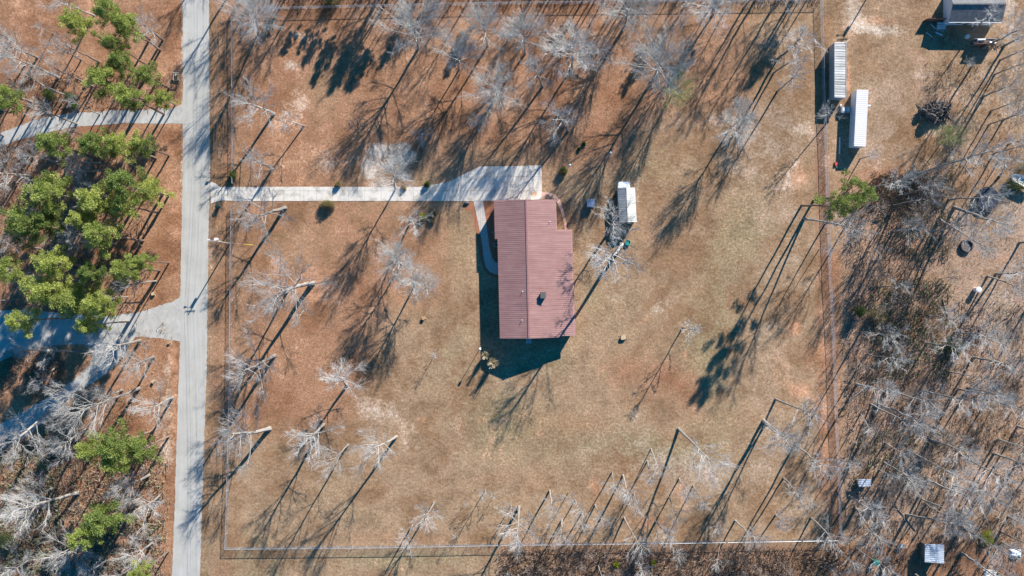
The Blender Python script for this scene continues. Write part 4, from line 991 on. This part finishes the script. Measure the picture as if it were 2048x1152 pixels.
# -- woods on the right
for a in ((1683, 920, 9, 2.2, 1710, 932), (1702, 994, 15, 3.2, 1750, 1030), (1711, 1016, 17, 4.2, 1765, 1095), (1812, 900, 18, 3.8, 1930, 958), (1768, 925, 15, 3.2, 1832, 958), (1758, 939, 8, 2.0, 1783, 955),
          (1855, 960, 15, 3.6, 1940, 1000), (1843, 998, 14, 2.8, 1925, 1030), (1853, 1009, 13, 2.6, 1895, 1035), (1908, 971, 15, 3.4, 1992, 1000), (1812, 1029, 17, 4.4, 1935, 1052), (1923, 1106, 18, 3.6, 2010, 1160), (2001, 1064, 15, 3),
          (2003, 1084, 14, 3), (2016, 1034, 14, 3), (1771, 886, 12, 3, 1812, 912), (1861, 879, 15, 3.6), (1921, 909, 17, 4.0, 2010, 965), (1773, 778, 17, 3.8, 1868, 812), (1753, 807, 17, 4.2, 1868, 850), (1741, 808, 15, 3.4, 1838, 858),
          (1721, 828, 9, 1.8, 1745, 862), (1843, 781, 17, 4.2, 1960, 812), (1976, 798, 15, 3.4, 2050, 822), (1853, 686, 14, 3.4), (1936, 671, 14, 3.0), (1720, 318, 7, 1.5, 1750, 308), (1608, 437, 21, 4.2, 1720, 452), (1650, 448, 12, 3),
          (1638, 499, 9, 1.4, 1662, 499), (1897, 399, 15, 4.0, 1985, 390), (1908, 415, 17, 4.2, 2000, 450), (1878, 438, 17, 3.8, 1990, 500), (1812, 353, 22, 4.6, 1992, 300), (1965, 97, 15, 4, 2045, 55), (1657, 243, 10, 2.6, 1657, 218),
          (1999, 353, 12, 3.0, 2020, 325), (1975, 552, 15, 3.6, 2052, 575), (1992, 548, 16, 4, 2060, 545), (2039, 485, 16, 3.5), (1945, 60, 9, 3.4, 1992, 25), (1930, 130, 2.5, 1.2)): T('T', *a)
T('V', 1885, 282, 7, 3.0, 1905, 270, 'faint olive tinted bare tree below the burnt brush pile')
# -- left woods, bare ones
for a in ((326, 80, 10, 3.6, 285, 52), (117, 155, 17, 4.4, 20, 108), (75, 115, 14, 4, 0, 80), (63, 205, 15, 4, -10, 175), (106, 67, 7, 1.6, 78, 55), (188, 31, 16, 3.4, 112, 0), (62, 353, 15, 4.8, 8, 342), (201, 326, 11, 3.4, 140, 322), (207, 341, 9, 2.4, 150, 345),
          (81, 497, 14, 3, 0, 490), (160, 470, 8, 2.6, 135, 460), (312, 562, 12, 2.8, 250, 566), (281, 681, 14, 4.6, 205, 695), (307, 714, 11, 4.4, 268, 728), (279, 776, 20, 5.6, 130, 838), (345, 795, 13, 4.8, 296, 815), (160, 703, 13, 3.6, 55, 702),
          (158, 985, 18, 6.0, 25, 1022), (100, 820, 15, 6.4, 30, 890), (320, 990, 10, 4.4, 292, 1018), (170, 1070, 15, 5.2, 125, 1112), (305, 1085, 11, 4.4, 268, 1112), (110, 735, 10, 3, 75, 770), (245, 780, 9, 3, 200, 800), (170, 860, 12, 4, 120, 890),
          (50, 130, 12, 3.2), (30, 600, 12, 3.2), (60, 1120, 12, 4.2, 20, 1140), (215, 1120, 9, 3)): T('R' if a[3] > 3.5 else 'T', *a)

PINES = [(215, 20, 3.4), (150, 45, 3.3), (250, 52, 3.0), (205, 158, 3.9), (255, 192, 3.2), (292, 150, 3.0), (225, 88, 2.6), (240, 125, 2.7), (325, 196, 2.4), (104, 288, 3.6), (188, 290, 3.6), (235, 288, 3.4), (282, 290, 2.6), (95, 385, 4.5), (188, 400, 4.4),
         (243, 368, 4.2), (298, 380, 3.7), (245, 410, 3.2), (50, 448, 4.8), (88, 440, 2.6), (200, 470, 4.0), (104, 528, 4.0), (248, 538, 3.0), (180, 545, 2.8), (285, 522, 2.2), (12, 540, 3.6), (88, 582, 4.6), (150, 600, 4.2), (198, 608, 3.2), (176, 650, 2.6), (42, 642, 3.0),
         (228, 892, 4.4), (180, 898, 3.2), (280, 898, 3.2), (200, 1042, 4.6), (165, 1075, 3.2), (275, 1150, 2.6), (230, 925, 3.2), (2, 195, 3.2), (160, 440, 2.8)]
for i, (x, y, r) in enumerate(PINES):
    h = 20 - 2.5 * ((i * 7) % 5) / 4; k = .105; r *= 1.1
    h = min(h, max(7.0, 20 * (1 - (1024 - 338) / (1024 - x)) / k))
    T('P', 1024 + (x - 1024) * (1 - k * h / 20), 576 + (y - 576) * (1 - k * h / 20), h, r, x, y)
T('P', 1627, 401, 23, 4.0, 1722, 386); T('P', 1603, 411, 21.5, 3.6, 1680, 412)

# -- fillers in the dense woods
rf = random.Random(21)
def clear(x, y, zones): return all(math.hypot(x - a, y - b) > r for a, b, r in zones)
zr = [(1975, 397, 45), (1933, 492, 35), (2030, 360, 40), (1728, 967, 26), (1867, 1106, 42), (1953, 577, 40), (1750, 1125, 16), (1870, 225, 60), (1806, 1090, 20)]
def fill(n, box, kind, hr, rr, mind=17, zones=zr, also=None):
    c = 0; tries = 0
    while c < n and tries < 4000:
        tries += 1; x = rf.uniform(box[0], box[2]); y = rf.uniform(box[1], box[3])
        if not clear(x, y, zones): continue
        if any(abs(x - t[1]) < mind and abs(y - t[2]) < mind for t in TREES): continue
        T(kind, x, y, rf.uniform(*hr), rf.uniform(*rr)); c += 1
fill(10, (1690, 360, 1880, 800), 'T', (11, 18), (2.4, 3.8))
fill(8, (1880, 620, 2040, 880), 'T', (12, 17), (2.6, 3.8))
fill(8, (1690, 860, 2030, 1150), 'T', (12, 17), (2.4, 3.6))
fill(16, (1740, 340, 1900, 700), 'S', (3, 5), (1.6, 2.6), 12)
fill(12, (1690, 700, 1980, 1080), 'S', (2.5, 4), (1.4, 2.2), 12)
fill(16, (1010, 1100, 1680, 1180), 'T', (9, 14), (1.8, 2.8), 18)
fill(16, (1040, 1104, 1690, 1160), 'S', (1.6, 2.6), (1.0, 1.7), 10)
fill(5, (0, 700, 300, 1150), 'R', (10, 15), (3.0, 4.4), 28)
fill(8, (0, 0, 200, 330), 'T', (12, 17), (2.6, 3.6), 26)
fill(14, (10, 220, 300, 640), 'T', (9, 13), (1.8, 2.8), 22)
fill(9, (1960, 60, 2050, 330), 'T', (10, 15), (2.6, 3.6), 24)
fill(34, (470, -190, 1660, -8), 'T', (13, 19), (2.6, 4.0), 20)
fill(30, (480, -40, 1640, -5), 'T', (6, 11), (1.8, 2.8), 11)     # beyond the top fence: their shade falls into the yard
fill(5, (2060, 100, 2160, 900), 'T', (13, 17), (3, 4), 24)
for x, y, h, r in ((585, -25, 6, 1.6), (640, -22, 7.5, 1.7), (668, -16, 7, 1.5), (700, -30, 9, 1.8), (722, -18, 8.5, 1.6), (745, -40, 12, 2.0), (765, -18, 9, 1.8), (786, -34, 12.5, 2.1), (806, -20, 11, 1.9), (830, -44, 13, 2.0), (852, -24, 9, 1.7), (985, -26, 8, 1.8), (1003, -40, 11, 1.8), (1390, -60, 14, 2.2), (1470, -50, 13, 2.0), (1640, -70, 14, 2.2)): T('P', x, y, h, r)

# ---- labels: each tree is described by its look and by what it stands nearest to
LM = [("the red roofed house", 1070, 540), ("the wooden power pole", 460, 487), ("the mailbox", 426, 347), ("the barn shed", 1253, 410), ("the slate roofed house", 1950, 20), ("the burnt brush pile", 1870, 225),
      ("the trampoline", 1975, 397), ("the white roofed trailer", 1720, 235), ("the striped roof trailer", 1680, 140), ("the striped silver hut", 1728, 967), ("the square open shelter", 1867, 1106), ("the black tank", 1933, 492),
      ("the lower left fence corner", 450, 1097), ("the narrow gravel lane", 200, 235), ("the wide gravel drive", 320, 645), ("the wooden verge rack", 354, 154), ("the gravel drive's left fork", 120, 790), ("the white bin", 1953, 577),
      ("the upper left fence corner", 462, 15), ("the tree stump by the verge", 307, 763), ("the dark driveway boulder", 933, 406), ("the large driveway shrub", 658, 410), ("the sandy driveway patch", 770, 315), ("the lone frosty tree", 1365, 655),
      ("the widest bare crown", 1303, 163), ("the corner pole by the house shadow", 961, 695)]
ORD = ['nearest', 'second nearest', 'third nearest', 'fourth nearest', 'fifth nearest', 'sixth nearest', 'seventh nearest', 'eighth nearest', 'ninth nearest', 'tenth nearest', 'eleventh nearest', 'twelfth nearest', 'thirteenth nearest', 'fourteenth nearest', 'fifteenth nearest', 'sixteenth nearest', 'seventeenth nearest', 'eighteenth nearest', 'nineteenth nearest', 'twentieth nearest']
NUM = ['leftmost', 'second', 'third', 'fourth', 'fifth', 'sixth', 'seventh', 'eighth', 'ninth', 'tenth', 'eleventh', 'twelfth', 'thirteenth', 'fourteenth', 'fifteenth', 'sixteenth', 'seventeenth', 'eighteenth', 'nineteenth', 'twentieth',
       'twenty-first', 'twenty-second', 'twenty-third', 'twenty-fourth', 'twenty-fifth', 'twenty-sixth', 'twenty-seventh', 'twenty-eighth', 'twenty-ninth', 'thirtieth']
def ordinal(i):
    ones = ['', 'first', 'second', 'third', 'fourth', 'fifth', 'sixth', 'seventh', 'eighth', 'ninth']
    if i + 1 <= len(NUM): return NUM[i]
    return {3: 'thirty-', 4: 'forty-', 5: 'fifty-'}[(i + 1) // 10] + ones[(i + 1) % 10] if (i + 1) % 10 else {4: 'fortieth', 5: 'fiftieth'}[(i + 1) // 10]
def look(t):
    k, h, r = t[0], t[3], t[4]
    if k == 'P': return 'tall green pine' if h > 17.5 else 'shorter green pine'
    if k == 'S': return 'low bare thicket shrub'
    if k == 'Y' or h < 7: return 'young leafless tree'
    if k == 'O': return 'round crowned bare tree'
    if k == 'R': return 'broad ragged bare tree' if r > 4 else 'narrow ragged bare tree'
    return 'tall slim bare tree' if h >= 13 else 'short slim bare tree'
def direction(dx, dy):
    a = math.degrees(math.atan2(-dy, dx)) % 360
    return ['right of', 'above right of', 'above', 'above left of', 'left of', 'below left of', 'below', 'below right of'][int((a + 22.5) // 45) % 8]
bk = {}
for t in TREES:
    if t[7]: continue
    x, y = t[1], t[2]
    if y > 930 and 800 < x < 1660: key = (look(t), 'bottom fence', '')
    elif y < 0 and 460 < x < 1700: key = (look(t), 'top fence', '')
    else:
        nm, lx, ly = min(LM, key=lambda L: math.hypot(L[1] - x, L[2] - y)); key = (look(t), nm, direction(x - lx, y - ly))
    bk.setdefault(key, []).append(t)
for (lk, nm, dr), ts in bk.items():
    if nm in ('bottom fence', 'top fence'):
        ts.sort(key=lambda t: t[1])
        for i, t in enumerate(ts):
            where = 'along the bottom fence' if nm == 'bottom fence' else 'beyond the top fence'
            t[7] = f"{lk} {where}, {'leftmost' if i == 0 else ordinal(i) + ' from the left'} of that kind there" if len(ts) > 1 else f"the only {lk} {where}"
    else:
        L = [l for l in LM if l[0] == nm][0]; ts.sort(key=lambda t: math.hypot(t[1] - L[1], t[2] - L[2]))
        for i, t in enumerate(ts): t[7] = f"{lk} {dr} {nm}, {ORD[i] if i < len(ORD) else ordinal(i) + ' nearest'} to it" if len(ts) > 1 else f"{lk} standing {dr} {nm}"
olive_cache = {}
for n_, (k, bx, by, h, r, tx, ty, lb) in enumerate(TREES):
    if k == 'P':
        a = PINE[n_ % len(PINE)] if not 1590 < bx < 1640 else LOOSE[n_ % 2]
        place(a[:3], ('trunk', 'branches', 'crown'), 'pine_tree', lb, 'pine tree', (bx, by), h, r, None if tx is None else (tx, ty), 'evergreen pine trees', None, a[3], a[4]); continue
    if k == 'O': r *= 1.12
    pool = {'O': OPEN, 'T': TALL, 'R': RAG, 'Y': YOUNG, 'S': SHRUBBY, 'V': OPEN}[k]; a = pool[n_ % len(pool)]
    ms = list(a[:2])
    if k == 'V':
        if id(a[1]) not in olive_cache:
            c2 = a[1].copy(); c2.materials.clear(); c2.materials.append(bark_mat("budding_twigs", (.26, .26, .10), (.46, .45, .20))); olive_cache[id(a[1])] = c2
        ms[1] = olive_cache[id(a[1])]
    if k == 'S': place(ms, ('stem', 'twigs'), 'bare_shrub', lb, 'shrub', (bx, by), h, r, None, 'leafless thicket shrubs', None, a[2], a[3])
    else: place(ms, ('trunk', 'crown'), 'bare_tree', lb, 'tree', (bx, by), h, r, None if tx is None else (tx, ty), 'leafless trees', None, a[2], a[3])

# ------------------------------------------------------------------ shrubs and grasses
def shrub(label, base, r, h, m, seed, cat='bush', name='bush', n=18, per=330, size=.15, sy=1.0):
    me = bush_mesh(seed, m, 1.0, 1.0, n, per * .9, size / r); st = stems_mesh(seed, 1, .8, M_wood)
    t = place([me, st], ('foliage', 'stems'), name, label, cat, base, h, r, None, None, 0.0); t.scale = (r, r * sy, h); return t
shrub('round bright green bush right of the driveway end', (1126.5, 343), 1.2, 1.7, M_dkleaf, 1)
shrub('tiny dark green bush by a tree shadow above the green bush, upper one', (1168, 288), .5, .6, M_dkleaf, 2, per=200)
shrub('tiny olive bush just below the tiny dark green bush', (1158, 298), .4, .5, M_dkleaf, 3, per=200)
shrub('large brown and yellow shrub on the lower side of the driveway', (657, 410), 2.0, 1.8, M_brleaf, 4, n=40, per=520, sy=.6)
shrub('small green shrub on the driveway edge above the large brown shrub', (677, 369), .85, 1.0, M_brleaf, 5)
shrub('small grey green shrub on the driveway edge under the centre bare tree', (808, 374), .8, .9, M_brleaf, 6)
shrub('small green shrub on the driveway edge, nearest the parking pad', (854, 369), .9, 1.1, M_dkleaf, 7)
shrub('lime yellow shrub, left of a pair in the left lawn', (847, 434), 1.15, 1.1, M_lime, 8)
shrub('dark and yellow shrub, right of a pair in the left lawn', (866, 430), .9, 1.2, M_dkleaf, 9)
shrub('grey rounded shrub touching the lime yellow pair', (866, 441), .7, .8, M_brleaf, 10)
shrub('dark green bush at the fence above the driveway mouth', (470, 350), 1.2, 1.6, M_dkleaf, 11)
shrub('dark evergreen bush in shade on the narrow gravel lane side', (148, 196), 1.3, 2.6, M_dkleaf, 12)
shrub('olive bush above the narrow gravel lane, left of the dark evergreen', (104, 190), 1.7, 2.2, M_dkleaf, 13, n=26)
shrub('dark leafy bush at the left edge above the gravel lane', (8, 205), 1.8, 2.8, M_dkleaf, 14, n=26)
shrub('low olive bush between pines beneath the narrow gravel lane', (152, 212), 1.0, 1.4, M_dkleaf, 15)
shrub('bright green bush near the lower right corner above the shelter', (1972, 1072), 2.0, 1.8, M_lime, 16, n=26)
shrub('dark green bush in the right woods, beside felled logs', (1905, 690), 2.6, 2.0, M_dkleaf, 17, n=30)
shrub('dark evergreen bush close to the right fence in the woods', (1712, 622), 1.6, 3.0, M_dkleaf, 18, n=26)
shrub('sprawling olive bush in the tangled right woods', (1752, 628), 2.6, 2.4, M_brleaf, 19, n=30)
shrub('leafy evergreen shrub beside the fence, in bottom left woods', (20, 1075), 2.6, 2.6, M_dkleaf, 20, n=30)
shrub('mossy green shrub at the bottom left beside the gravel fork', (90, 925), 2.2, 1.6, M_brleaf, 21, n=26)
shrub('olive green bush overhanging the top right of the boat', (2043, 335), 2.2, 2.4, M_brleaf, 22, n=30)
shrub('small yellow bush in the bottom fence scrub, left one', (1231, 1128), .8, .9, M_lime, 23)
shrub('small yellow bush in the bottom fence scrub, right one', (1306, 1124), .7, .9, M_lime, 24)
shrub('wide olive bush behind the top fence', (665, -2), 2.6, 3.0, M_dkleaf, 25, n=30)
shrub('dark bush heap shading the ground beside the boat', (2022, 372), 2.6, 2.0, M_dkleaf, 26, n=30)

def grass_clump(label, base, r, h, seed):
    R = random.Random(seed); vs = []; fs = []; var = []
    for k in range(230):
        a = R.uniform(0, 6.28); f = R.uniform(.15, 1); tip = Vector((math.cos(a) * r * f, math.sin(a) * r * f, h * (1.15 - .6 * f * f))); b = Vector((math.cos(a) * .12, math.sin(a) * .12, 0)); w = Vector((-math.sin(a), math.cos(a), 0)) * .022
        mid = b.lerp(tip, .6) + Vector((0, 0, h * .22)); o = len(vs)
        vs += [tuple(b - w), tuple(b + w), tuple(mid + w), tuple(mid - w), tuple(tip)]; fs += [(o, o + 1, o + 2, o + 3), (o + 3, o + 2, o + 4)]; v = R.random(); var += [v, v]
    me = leaf_mesh('blades', vs, fs, var, M_straw); t = thing('grass_clump', label, 'ornamental grass', P(*base), 'ornamental grasses')
    o = bpy.data.objects.new('blades', me); COL.objects.link(o); o.parent = t
    m = MB(); 
    for k in range(20):
        a = R.uniform(0, 6.28); f = R.uniform(.2, .9); m.tube([(0, 0, 0), (math.cos(a) * r * f * .5, math.sin(a) * r * f * .5, h), (math.cos(a) * r * f, math.sin(a) * r * f, h * 1.35)], [.012, .02, .05], 4)
    me = m.mesh('plumes', mat("seed_plume", (.6, .52, .38), .9)); o = bpy.data.objects.new('plumes', me); COL.objects.link(o); o.parent = t
grass_clump('smaller straw coloured grass clump in the house shadow', (971, 709), 1.1, 2.5, 1)
grass_clump('larger straw coloured grass clump in the house shadow', (987, 724), 1.6, 2.9, 2)

# ------------------------------------------------------------------ fallen wood
def log(label, a, b, r, m=M_bark, z=None, group='felled logs in the right woods', roots=False):
    A = P(*a); B = P(*b); R = random.Random(hash(a) % 999)
    A.z = r + (z or 0); B.z = r * .8; t = thing('fallen_log', label, 'log', Vector((A.x, A.y, 0)), group)
    pts = [A.lerp(B, f) + Vector((R.uniform(-.08, .08), R.uniform(-.08, .08), 0)) for f in (0, .25, .5, .75, 1)]
    MB().tube(pts, [r, r * .95, r * .85, r * .75, r * .6], 8).obj('trunk', m, t)
    k = MB()
    for i in range(7):
        p = A.lerp(B, R.uniform(.5, 1)); limb(k, R, p, Vector((R.uniform(-1, 1), R.uniform(-1, 1), .5)), R.uniform(.8, 2.2), .05, 3, 0, .25, 3)
    k.obj('branches', m, t)
    if roots:
        k = MB()
        for i in range(14): limb(k, R, A, (Vector((R.uniform(-1, 1), R.uniform(-1, 1), R.uniform(-.2, 1.4)))), R.uniform(.6, 1.2), .1, 3, 0, .3, 4)
        k.obj('root', M_char, t)
log('pale thick felled log reaching the right fence', (1742, 763), (1678, 818), .22, roots=True)
log('long straight felled log in the right woods, upper right', (1978, 748), (1912, 797), .17)
log('short felled log near the fence inside the woods', (1706, 640), (1688, 690), .16)
log('thin fallen log slanting beside the dark green woods bush', (1900, 712), (1868, 775), .15)
log('fallen log crossing tangled brush near the striped silver hut', (1790, 695), (1745, 655), .12)
log('grey fallen log under the evergreen woods bush', (1810, 600), (1798, 655), .13)
log('short thick log in leaves left of the scrub pile', (1885, 598), (1896, 640), .14)
log('thin fallen trunk crossing the trees above the square shelter', (1830, 1060), (1790, 1010), .11)

def heap(name, label, base, rx, ry, h, n, m, seed, L=(.8, 2.4), r_=.07, kind='stuff'):
    R = random.Random(seed); c = P(*base); k = MB()
    for i in range(n):
        a = R.uniform(0, 6.28); f = R.random() ** .6
        p = Vector((c.x + math.cos(a) * rx * f, c.y + math.sin(a) * ry * f, R.uniform(.05, h) * (1 - f * .7)))
        d = Vector((R.uniform(-1, 1), R.uniform(-1, 1), R.uniform(-.25, .5)))
        limb(k, R, p, d, R.uniform(*L), r_ * R.uniform(.5, 1.6), 3, 0, .25, 5)
    o = k.obj(name, m); tag(o, label, 'brush pile', kind=kind); return o
heap('burnt_brush_pile', 'burnt black brush pile with charred roots in the upper right yard', (1869, 224), 3.2, 2.4, 2.0, 230, M_char, 4, (.7, 1.7), .17)
heap('pale_brushwood', 'pale sticks lying on the burnt brush pile', (1868, 222), 2.8, 2.0, 2.0, 60, M_bark, 5, (.5, 1.6), .09)
for lb, bp, r in (('upturned charred root disc at the left of the brush pile', (1842, 224), .8), ('wider upturned charred root disc below the brush pile', (1856, 236), 1.15)):
    t = thing('root_plate', lb, 'root plate', P(*bp)); b = P(*bp)
    m = MB(); dn = Vector((-.4, -.8, .15)).normalized(); m.tube([b + Vector((0, 0, r)) - dn * .15, b + Vector((0, 0, r)) + dn * .15], r, 12); m.obj('soil_disc', M_char, t)
    m = MB(); R = random.Random(9)
    for i in range(16):
        a = i * 2 * PI / 16; u = Vector((.88, -.44, 0)); w = Vector((0, 0, 1)); d = u * math.cos(a) + w * math.sin(a); limb(m, R, b + Vector((0, 0, r)) + d * r * .8, d, r * .55, .08, 3, 0, .3, 4)
    m.obj('roots', M_char, t)
heap('scrap_brushwood', 'dark scrap brushwood heap in the right woods clearing edge', (1945, 665), 3.2, 1.6, 1.0, 90, M_brushwood, 8)
heap('fallen_brushwood', 'pale fallen twigs under the trees left of the driveway pad', (718, 245), 2.4, 1.6, .6, 60, M_brushwood, 10, (.6, 1.6), .03)
heap('tangled_brushwood', 'tangled twigs at the scrap trailer end', (1990, 86), 2.0, 1.2, 1.0, 70, M_brushwood, 11, (.6, 1.6), .04)

# ------------------------------------------------------------------ undergrowth nobody could count
def undergrowth(name, label, regions, m, seed, hr=(.3, 1.3), rad=.018):
    R = np.random.default_rng(seed); V = []; F = []; o = 0
    for (x0, y0, x1, y1, n) in regions:
        cx = R.uniform(x0, x1, n // 6); cy = R.uniform(y0, y1, n // 6)
        ii = R.integers(0, len(cx), n)
        x = (cx[ii] + R.normal(0, 5, n) - 1024) / S; y = (576 - cy[ii] - R.normal(0, 5, n)) / S
        h = R.uniform(*hr, n) * R.uniform(.4, 1, n); az = R.uniform(0, 6.28, n); ln = R.uniform(.3, 1.4, n) * h
        dx = np.cos(az) * ln; dy = np.sin(az) * ln; sx = -np.sin(az) * rad; sy = np.cos(az) * rad
        a = np.stack([x - sx, y - sy, np.zeros(n)], 1); b = np.stack([x + sx, y + sy, np.zeros(n)], 1)
        c = np.stack([x + dx, y + dy, h], 1); d = np.stack([x + dx * .3, y + dy * .3, h * .5 + .03], 1); e = d.copy(); e[:, 0] += sx * 2; e[:, 1] += sy * 2; e[:, 2] -= .02
        V.append(np.stack([a, b, c, d, e], 1).reshape(-1, 3))
        k = np.arange(n)[:, None] * 5 + o
        F.append(np.concatenate([k + [[0, 1, 2]], k + [[0, 3, 2]], k + [[1, 4, 2]]], 0)); o += n * 5
    me = bpy.data.meshes.new(name); me.from_pydata(np.vstack(V).tolist(), [], np.vstack(F).tolist()); me.materials.append(m)
    ob = bpy.data.objects.new(name, me); COL.objects.link(ob); tag(ob, label, 'undergrowth', kind='stuff')
undergrowth('undergrowth', 'leafless tangled undergrowth across the woods floor',
            [(1690, 380, 1860, 860, 6000), (1860, 600, 2048, 900, 3500), (1690, 860, 2048, 1152, 4500), (1000, 1098, 1690, 1160, 7500), (0, 700, 130, 790, 1500), (0, 880, 330, 1152, 9000),
             (10, 150, 330, 215, 1800), (0, 275, 300, 620, 5000), (480, -40, 1640, 10, 5000), (1740, 345, 1880, 420, 2500)], M_brushwood, 3)
undergrowth('green_brush', 'grey green brush tangled through the right woods', [(1740, 560, 1900, 760, 2400), (1760, 340, 1900, 520, 1400), (1700, 860, 1900, 960, 600), (0, 880, 130, 1152, 2200), (150, 900, 330, 1152, 1200)], mat('green_brush_stems', (.24, .27, .16), .9), 5, (.4, 1.5), .03)
undergrowth('dry_weeds', 'pale dry weeds scattered through the woods edges',
            [(1690, 340, 2048, 1152, 9000), (0, 640, 340, 1152, 5000), (1000, 1095, 1690, 1160, 4000), (1840, 120, 2048, 340, 3500), (1000, 60, 1500, 250, 2500)], M_palewood, 4, (.15, .7), .014)
